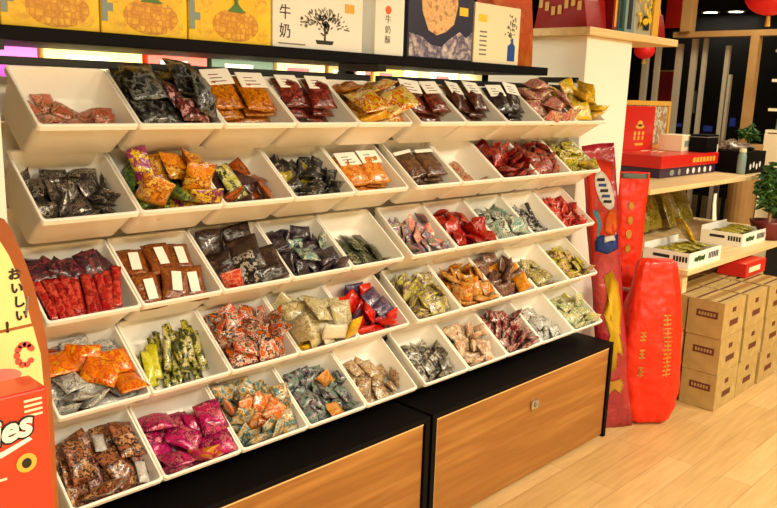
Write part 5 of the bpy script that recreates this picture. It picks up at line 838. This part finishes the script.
# white trays with olive packets on the lower board
def tray(x0, x1, y0, y1, label, seed, nx):
    cx, cy = (x0+x1)/2, (y0+y1)/2; w, d = (x1-x0)/2, (y1-y0)/2
    t = empty('display_tray', label, 'tray', (cx, cy, .6903)); bm = bmesh.new(); h = .078; th = .004
    box(bm, -w, w, -d, d, 0, th); box(bm, -w, w, -d, -d+th, th, h); box(bm, -w, w, d-th, d, th, h*1.3); box(bm, -w, -w+th, -d+th, d-th, th, h); box(bm, w-th, w, -d+th, d-th, th, h)
    link('carton', bm, M['white'], t)
    link('hand_slot', bx(-w-.0012, -w-.0002, -.02, .07, .040, .056), M['ink'], t)
    bm = bmesh.new()
    for k in range(5): box(bm, -w-.0012, -w-.0002, -.115+.016*k, -.104+.016*k, .03, .058)
    for k in range(6): box(bm, .04+.022*k, .054+.022*k, -d-.0012, -d-.0002, .025, .058)
    link('lettering', bm, M['ink'], t)
    bm = bmesh.new(); 
    for k in range(5): disc(bm, -.12+.025*k, .04, .018, .012, -d-.0003, 10, .0012, k)
    link('leaf_print', bm, M['leaf'], t)
    return cx, cy, w, d
mo = packet_mat('olive packet inks', [(150, 140, 56), (186, 174, 84), (120, 114, 48), (206, 196, 120)], 16)
pr_ = None
rr = random.Random(77)
for which, (x0, x1, y0, y1) in enumerate([(3.84, 4.24, 1.612, 1.86), (4.70, 5.08, 1.67, 1.92)]):
    cx_, cy_, w, d = tray(x0, x1, y0, y1, ['white card tray of olive packets at the left end of the lower shelf', 'white card tray of olive packets further right on the lower shelf'][which], 1, 3)
    for k in range(3):
        for i in range(4):
            if pr_ is None: pr_ = link('olive_packet', pillow(.085, .16, .024, 5, .6), mo, smooth=True); o = pr_
            else: o = dup(pr_)
            o.location = (cx_ + (-.135+.09*i)*(w/.2), cy_ + rr.uniform(-.012, .012), .712+.026*k); o.rotation_euler = (rr.gauss(0, .03), rr.gauss(0, .03), rr.gauss(0, .06))
            tag(o, 'olive green packet lying in the %s white tray on the lower shelf' % ['left', 'right'][which], 'packet', 'olive packets in the %s tray' % ['left', 'right'][which])
o = tag(link('noodle_packet', pillow(.13, .16, .035, 9, .6), packet_mat('yellow noodle packet inks', [(214, 196, 50), (232, 216, 90), (190, 120, 80), (150, 140, 50)], 18), smooth=True), 'yellow packet standing tilted on the olive packets in the left tray', 'packet')
o.location = (4.10, 1.76, .845); o.rotation_euler = (1.0, 0, .75)
proto = None
for k in range(6):
    o = dup(proto) if proto else link('olive_bag', pillow(.20, .24, .05, 12, .7), packet_mat('olive bag film', [(150, 136, 56), (176, 160, 80), (120, 108, 46), (196, 182, 110)], 12), smooth=True)
    proto = proto or o
    o.location = (3.98+.23*k, 2.22+.02*(k % 2), .835); o.rotation_euler = (1.2, 0, .1*math.sin(k*2))
    tag(o, 'olive bag leaning on the back panel behind the white trays', 'bag', 'olive bags behind the white trays')

t = empty('price_tag', 'white hanging tag with black top below the upper board', 'tag', (4.62, 1.826, .955))
bm = bmesh.new(); prism([(.0, -.12), (.05, -.12), (.016, -.01), (.014, .045), (-.02, .045), (-.022, -.02)], -.0022, .0022, bm); link('card', bm, M['white'], t); link('clip', bx(-.022, .016, -.004, .004, .0455, .0895), M['ink'], t)

# boxes on the upper board
ZU = 1.0722
def ubox(name, label, x0, x1, y0, y1, z0, z1, m, cat='box'):
    t = empty(name, label, cat, ((x0+x1)/2, (y0+y1)/2, z0)); w, d = (x1-x0)/2, (y1-y0)/2
    link('carton', bx(-w, w, -d, d, 0, z1-z0, bev=.003), M[m], t); return t, w, d
t, w, d = ubox('gift_box', 'flat purple gift box with white icons under the red gift box', 4.40, 5.20, 2.08, 2.56, ZU, 1.130, 'purple')
bm = bmesh.new()
bm.free()
for k in range(5):
    bm = bmesh.new(); disc(bm, -.02+.085*k, .028, .020 if k % 2 else .016, .018, -d-.0003, 12, .0012); link('icon_print', bm, M['white'], t)
bm = bmesh.new(); disc(bm, -.24, .028, .03, .018, -d-.0003, 14, .0012); disc(bm, -.14, .028, .018, .02, -d-.0003, 12, .0012); link('pale_print', bm, M['greycard'], t)
t, w, d = ubox('gift_box', 'flat red gift box with gold lettering lying on the upper board', 4.39, 5.21, 2.07, 2.57, 1.1303, 1.205, 'red')
bm = bmesh.new()
for k in range(7): box(bm, .02+.05*k, .056+.05*k, -d-.0012, -d-.0002, .022, .052)
link('lettering', bm, M['gold'], t)
bm = bmesh.new()
for k in range(7):
    a = k*.9; box(bm, .05*math.cos(a)-.06, .05*math.cos(a), .06*math.sin(a)-.004, .06*math.sin(a)+.006, .0749, .0758)
link('top_print', bm, M['offwhite'], t)
t, w, d = ubox('gift_box', 'red gift box standing upright with gold lettering against the wooden frame', 4.57, 4.97, 2.42, 2.47, 1.2053, 1.485, 'red')
bm = bmesh.new(); disc(bm, 0, .17, .035, .02, -d-.0003, 14, .0012); disc(bm, 0, .15, .06, .014, -d-.0003, 14, .0012)
for r_, (zz, ww) in enumerate(((.075, .026), (.105, .03))):
    for k in range(3): box(bm, -.075+.055*k, -.075+.055*k+ww, -d-.0012, -d-.0002, zz-.01, zz+.014)
box(bm, -.05, .06, -d-.0012, -d-.0002, .03, .045); link('lettering', bm, M['gold'], t)
t = empty('picture_frame', 'wooden frame with pale picture behind the upright red gift box', 'frame', (4.93, 2.50, 1.2053))
bm = bmesh.new(); box(bm, -.40, -.375, -.015, .015, 0, .315); box(bm, .375, .40, -.015, .015, 0, .315); box(bm, -.375, .375, -.015, .015, .285, .315); box(bm, -.375, .375, -.015, .015, 0, .02); link('frame', bm, M['gold'], t)
link('picture', bx(-.374, .374, -.004, .004, .021, .284), mat('picture print', (206, 190, 150), .6, var=[(150, 110, 70), (226, 214, 190), (110, 130, 110)], scale=22), t)
t, w, d = ubox('white_carton', 'pale carton between the picture frame and the black box', 4.93, 5.10, 2.20, 2.36, 1.2053, 1.31, 'offwhite')
link('print', bx(-.05, .04, -d-.0012, -d-.0002, .03, .07), M['greycard'], t)
t, w, d = ubox('black_box', 'plain black box standing on the flat red gift box', 5.02, 5.205, 2.08, 2.19, 1.2053, 1.318, 'black')
link('lid_edge', bx(-w-.001, w+.001, -d-.001, d+.001, .095, .100), M['gray'], t)
link('white_label', bx(w*.84, w*.99, -d-.0022, -d-.0012, .0, .05), M['white'], t)
t, w, d = ubox('black_box', 'black box with white icons near the right end of the upper board', 5.26, 5.58, 1.90, 2.20, ZU, 1.215, 'black')
bm = bmesh.new()
bm.free()
for k in range(4):
    bm = bmesh.new(); disc(bm, -.10+.055*k, .045+.012*(k % 2), .014, .020, -d-.0003, 12, .0012); link('icon_print', bm, M['white'], t)
t = empty('brown_bag', 'crumpled brown and silver bag lying on the black box with icons', 'bag', (5.42, 2.05, 1.243))
o = link('film_body', pillow(.28, .24, .06, 31, 1.2), packet_mat('brown bag inks', [(110, 90, 76), (190, 176, 160), (60, 44, 40), (150, 120, 96)], 14), t, smooth=True)
t = empty('glass_jar', 'clear jar with pale contents standing left of the black box with icons', 'jar', (5.245, 1.93, ZU))
link('body', lathe([(0, 0), (.024, 0), (.027, .01), (.027, .12), (.02, .14), (0, .14)], 16), M['greycard'], t, smooth=True); link('lid', lathe([(0, .1405), (.022, .1405), (.022, .165), (0, .165)], 16), M['offwhite'], t)

# plants
def foliage(n, rx, ry, rz, seed, size):
    bm = bmesh.new(); r2 = random.Random(seed)
    for k in range(n):
        v = Vector((r2.gauss(0, 1), r2.gauss(0, 1), r2.gauss(0, 1))).normalized()*(r2.random()**.4)
        c = Vector((v.x*rx, v.y*ry, v.z*rz)); q = Euler((r2.uniform(-1, 1), r2.uniform(-1, 1), r2.uniform(0, 6.3))).to_matrix(); s_ = size*r2.uniform(.6, 1.3)
        pts = [(0, -.5, 0), (.22, -.1, .05), (.16, .3, .03), (0, .6, -.06), (-.16, .3, .03), (-.22, -.1, .05)]
        vs = [bm.verts.new(c + q @ (Vector(p)*s_)) for p in pts]; mid = bm.verts.new(c + q @ (Vector((0, .1, -.02))*s_))
        for i in range(6): bm.faces.new((vs[i], vs[(i+1) % 6], mid))
    return bm
for nm, lab, p, rx, rz, n_, sd in (('potted_plant', 'bushy green plant in a dark red pot at the right end of the lower shelf', (5.17, 1.69, .6903), .27, .16, 760, 3),):
    t = empty(nm, lab, 'plant', p)
    link('pot', lathe([(0, 0), (.085, 0), (.11, .10), (.115, .115), (.10, .115), (.095, .10), (0, .10)], 24), M['terracotta'], t, smooth=True)
    f = link('foliage', foliage(n_, rx, .09, rz, sd, .06), M['leaf'], t); f.location = (.02, -.01, .33)
    link('stem', lathe([(.010, .1005), (.012, .16), (.006, .25), (0, .26)], 8), M['postwood'], t)
t = empty('bamboo_plant', 'small green plant on the far shelf beside the tan timber post', 'plant', (6.25, 2.27, 0))
link('pot', lathe([(0, 0), (.09, 0), (.11, 1.22), (0, 1.22)], 20), M['postwood'], t)
f = link('foliage', foliage(110, .07, .10, .06, 6, .055), M['leaf'], t); f.location = (0, 0, 1.30)
link('stem', lathe([(.012, 1.2205), (.006, 1.36), (0, 1.37)], 8), M['leaf'], t)

# ------------------------------------------------------------------ shopfront, lamps and the dark hall beyond
fx = 6.5
tag(link('timber_beam', bx(fx, fx+.09, 1.0, 3.08, 2.045, 2.09), M['postwood']), 'pale timber beam running across the top of the shopfront', 'beam')
tag(link('timber_post', bx(fx-.001, fx+.075, 2.375, 2.44, 0, 2.0445), M['postwood']), 'tan timber post under the beam beside the far shelves', 'post')
tag(link('timber_post', bx(fx-.03, fx+.08, 2.93, 3.01, 2.0905, 2.899), M['postwood']), 'tan timber post rising from the beam to the ceiling', 'post')
k = 0
for u_y, z1, w, lab in ((3.36, 2.0, .05, 'leftmost grey upright of the shopfront, next to the white pillar'), (3.25, 2.0, .04, 'pale upright beside the red lantern'), (3.06, 2.0, .05, 'grey upright just left of the beam end'), (2.93, 2.04, .045, 'brown-grey upright under the beam, left of centre'), (2.84, 2.04, .03, 'slim grey upright in the middle of the shopfront'), (2.65, 1.98, .032, 'slim grey upright right of the middle of the shopfront'), (2.61, 1.75, .022, 'short thin upright with its top below the beam')):
    tag(link('mullion', bx(fx+.1, fx+.14, u_y-w/2, u_y+w/2, 0, z1), M['mullion']), lab, 'upright')
for x, y, z, r_, lab in ((6.3, 3.22, 1.93, .085, 'red lantern hanging between the pale uprights'), (5.5, 1.97, 2.22, .16, 'large red lantern at the top right corner of the photo')):
    t = empty('paper_lantern', lab, 'lantern', (x, y, z))
    prof = [(0, -r_*.82)] + [(r_*math.cos(a), r_*.82*math.sin(a)) for a in [(-.42+.105*i)*PI for i in range(9)]] + [(0, r_*.82)]
    link('shade', lathe(prof, 24), M['lantern'], t, smooth=True)
    link('cap', lathe([(0, r_*.83), (r_*.3, r_*.83), (r_*.3, r_*.95), (0, r_*.95)], 16), M['gold'], t)
    link('cord', lathe([(.004, r_*.951), (.004, 2.899-z), (0, 2.899-z)], 6), M['ink'], t)
    link('tassel', lathe([(0, -r_*.83), (.012, -r_*.84), (.018, -r_*1.25), (0, -r_*1.25)], 8), M['gold'], t)
t = empty('red_banner', 'dark red banner hanging behind the grey uprights', 'banner', (6.9, 3.30, 1.42)); link('cloth', bx(-.01, .01, -.10, .10, 0, .36), M['darkred'], t); link('rod', bx(-.012, .012, -.12, .12, .3605, .375), M['postwood'], t); link('cord', bx(-.003, .003, -.003, .003, .3755, 2.8995-1.42), M['ink'], t)
t = empty('red_banner', 'bright red banner above the beam next to the red gift bag', 'banner', (6.9, 3.27, 2.16)); link('cloth', bx(-.01, .01, -.08, .08, 0, .5), M['red'], t); link('rod', bx(-.012, .012, -.1, .1, .5005, .515), M['postwood'], t); link('cord', bx(-.003, .003, -.003, .003, .5155, 2.8995-2.16), M['ink'], t)
for x, y, lab in ((12.45, 5.69, 'left of the three small ceiling spotlights'), (12.5, 5.35, 'middle of the three small ceiling spotlights'), (12.55, 4.98, 'right of the three small ceiling spotlights')):
    t = empty('ceiling_spotlight', lab, 'light', (x, y, 2.899)); link('trim_ring', lathe([(.10, -.012), (.14, -.012), (.14, -.001), (.10, -.001), (.10, -.012)], 20), M['white'], t); link('lamp', lathe([(0, -.010), (.098, -.010), (.098, -.002), (0, -.002)], 20), M['lamp'], t)
# far dark shopfront with blue signs
for i, (y, z, w, h, mm, lab) in enumerate(((4.55, 1.20, .09, .04, 'bluesign', 'left blue lit sign beyond the uprights'), (4.15, 1.16, .10, .07, 'bluesign', 'middle blue lit sign beyond the uprights'), (3.85, 1.24, .06, .10, 'bluesign', 'right blue lit sign beyond the uprights'), (4.40, 1.38, .10, .28, 'greycard', 'pale grey panel seen beyond the uprights'))):
    t = empty('distant_sign', lab, 'sign', (10, y, z)); link('panel', bx(-.02, .02, -w/2, w/2, 0, h), M[mm], t); link('stand', bx(-.015, .015, -.02, .02, -z+.0005, -.0005), M['night'], t)
# far shelf unit on the right
t = empty('far_shelf_unit', 'far cream shelf unit with jars at the right edge of the photo', 'shelf', (6.75, 1.95, 0)); 
link('back_panel', bx(.28, .30, -.42, .36, 0, 1.95), M['night'], t)
for z in (1.30, 1.47, 1.70, 1.93): link('board', bx(-.05, .279, -.42, .36, z, z+.022), M['offwhite'], t)
for y in (-.42, .34): link('side_panel', bx(-.05, .279, y-.0005, y+.02, 0, 1.2995), M['cream'], t)
link('base_panel', bx(-.06, -.052, -.42, .36, .9, 1.29), M['cream'], t)
pj = None
for z, nm in ((1.4923, 'middle'), (1.3223, 'bottom'), (1.7223, 'top')):
    for q in range(5):
        y = 2.22-.13*q
        if pj is None:
            pj = empty('storage_jar', '', 'jar'); link('body', lathe([(0, 0), (.045, 0), (.048, .01), (.048, .085), (.036, .10), (0, .10)], 16), M['greycard'], pj, smooth=True); link('lid', lathe([(0, .1005), (.04, .1005), (.04, .12), (0, .12)], 16), M['red'], pj); o = pj
        else: o = dup(pj)
        o.location = (6.80, y, z); tag(o, 'small jar with red lid on the %s board of the far shelf unit' % nm, 'jar', 'jars on the %s board of the far shelf unit' % nm)

# ------------------------------------------------------------------ light
def area(name, loc, size, power, col, rot=(0, 0, 0), sy=None, spread=180):
    l = bpy.data.lights.new(name, 'AREA'); l.energy = power; l.color = col; l.size = size; l.spread = math.radians(spread)
    if sy: l.shape = 'RECTANGLE'; l.size_y = sy
    o = bpy.data.objects.new(name, l); COL.objects.link(o); o.location = loc; o.rotation_euler = rot; return o
WARM = (1.0, .86, .62)
for x, y, p in ((-.5, -1.9, 85), (1.2, -1.7, 90), (2.9, -1.3, 85), (4.5, -.5, 60), (5.6, .9, 20)): area('ceiling_lamp', (x, y, 2.85), .6, p, WARM, spread=170)
area('added_shopfront_fill', (5.9, 2.3, 2.8), .4, 14, WARM)  # added fill light, brightens the uprights and background around the shopfront
area('rear_lamp', (1.8, 3.2, 2.4), 1.8, 30, (1, .9, .66), sy=.4)
area('shelf_strip_lamp', (1.8, 2.30, 1.60), 2.3, 3, (1, .93, .74), rot=(math.radians(70), 0, 0), sy=.03)
w = bpy.data.worlds.new('World'); SC.world = w; w.use_nodes = True
bg = w.node_tree.nodes['Background']; bg.inputs[0].default_value = (1, .9, .76, 1); bg.inputs[1].default_value = .09

# ------------------------------------------------------------------ camera
yaw, pitch, roll = math.radians(45.765), math.radians(11.749), math.radians(1.8935)
F = Vector((math.sin(yaw)*math.cos(pitch), math.cos(yaw)*math.cos(pitch), -math.sin(pitch))); R = Vector((math.cos(yaw), -math.sin(yaw), 0)); U = R.cross(F)
R2 = R*math.cos(roll) + U*math.sin(roll); U2 = U*math.cos(roll) - R*math.sin(roll)
cd = bpy.data.cameras.new('camera'); cam = bpy.data.objects.new('camera', cd); COL.objects.link(cam)
cam.matrix_world = Matrix.Translation((0, 0, 1.5235)) @ Matrix((R2, U2, -F)).transposed().to_4x4()
cd.sensor_width = 36; cd.lens = 36*780.2/777; cd.clip_start = .05
SC.camera = cam
vs = SC.view_settings; vs.view_transform = 'Standard'; vs.look = 'None'; vs.gamma = 1; vs.exposure = 0.5
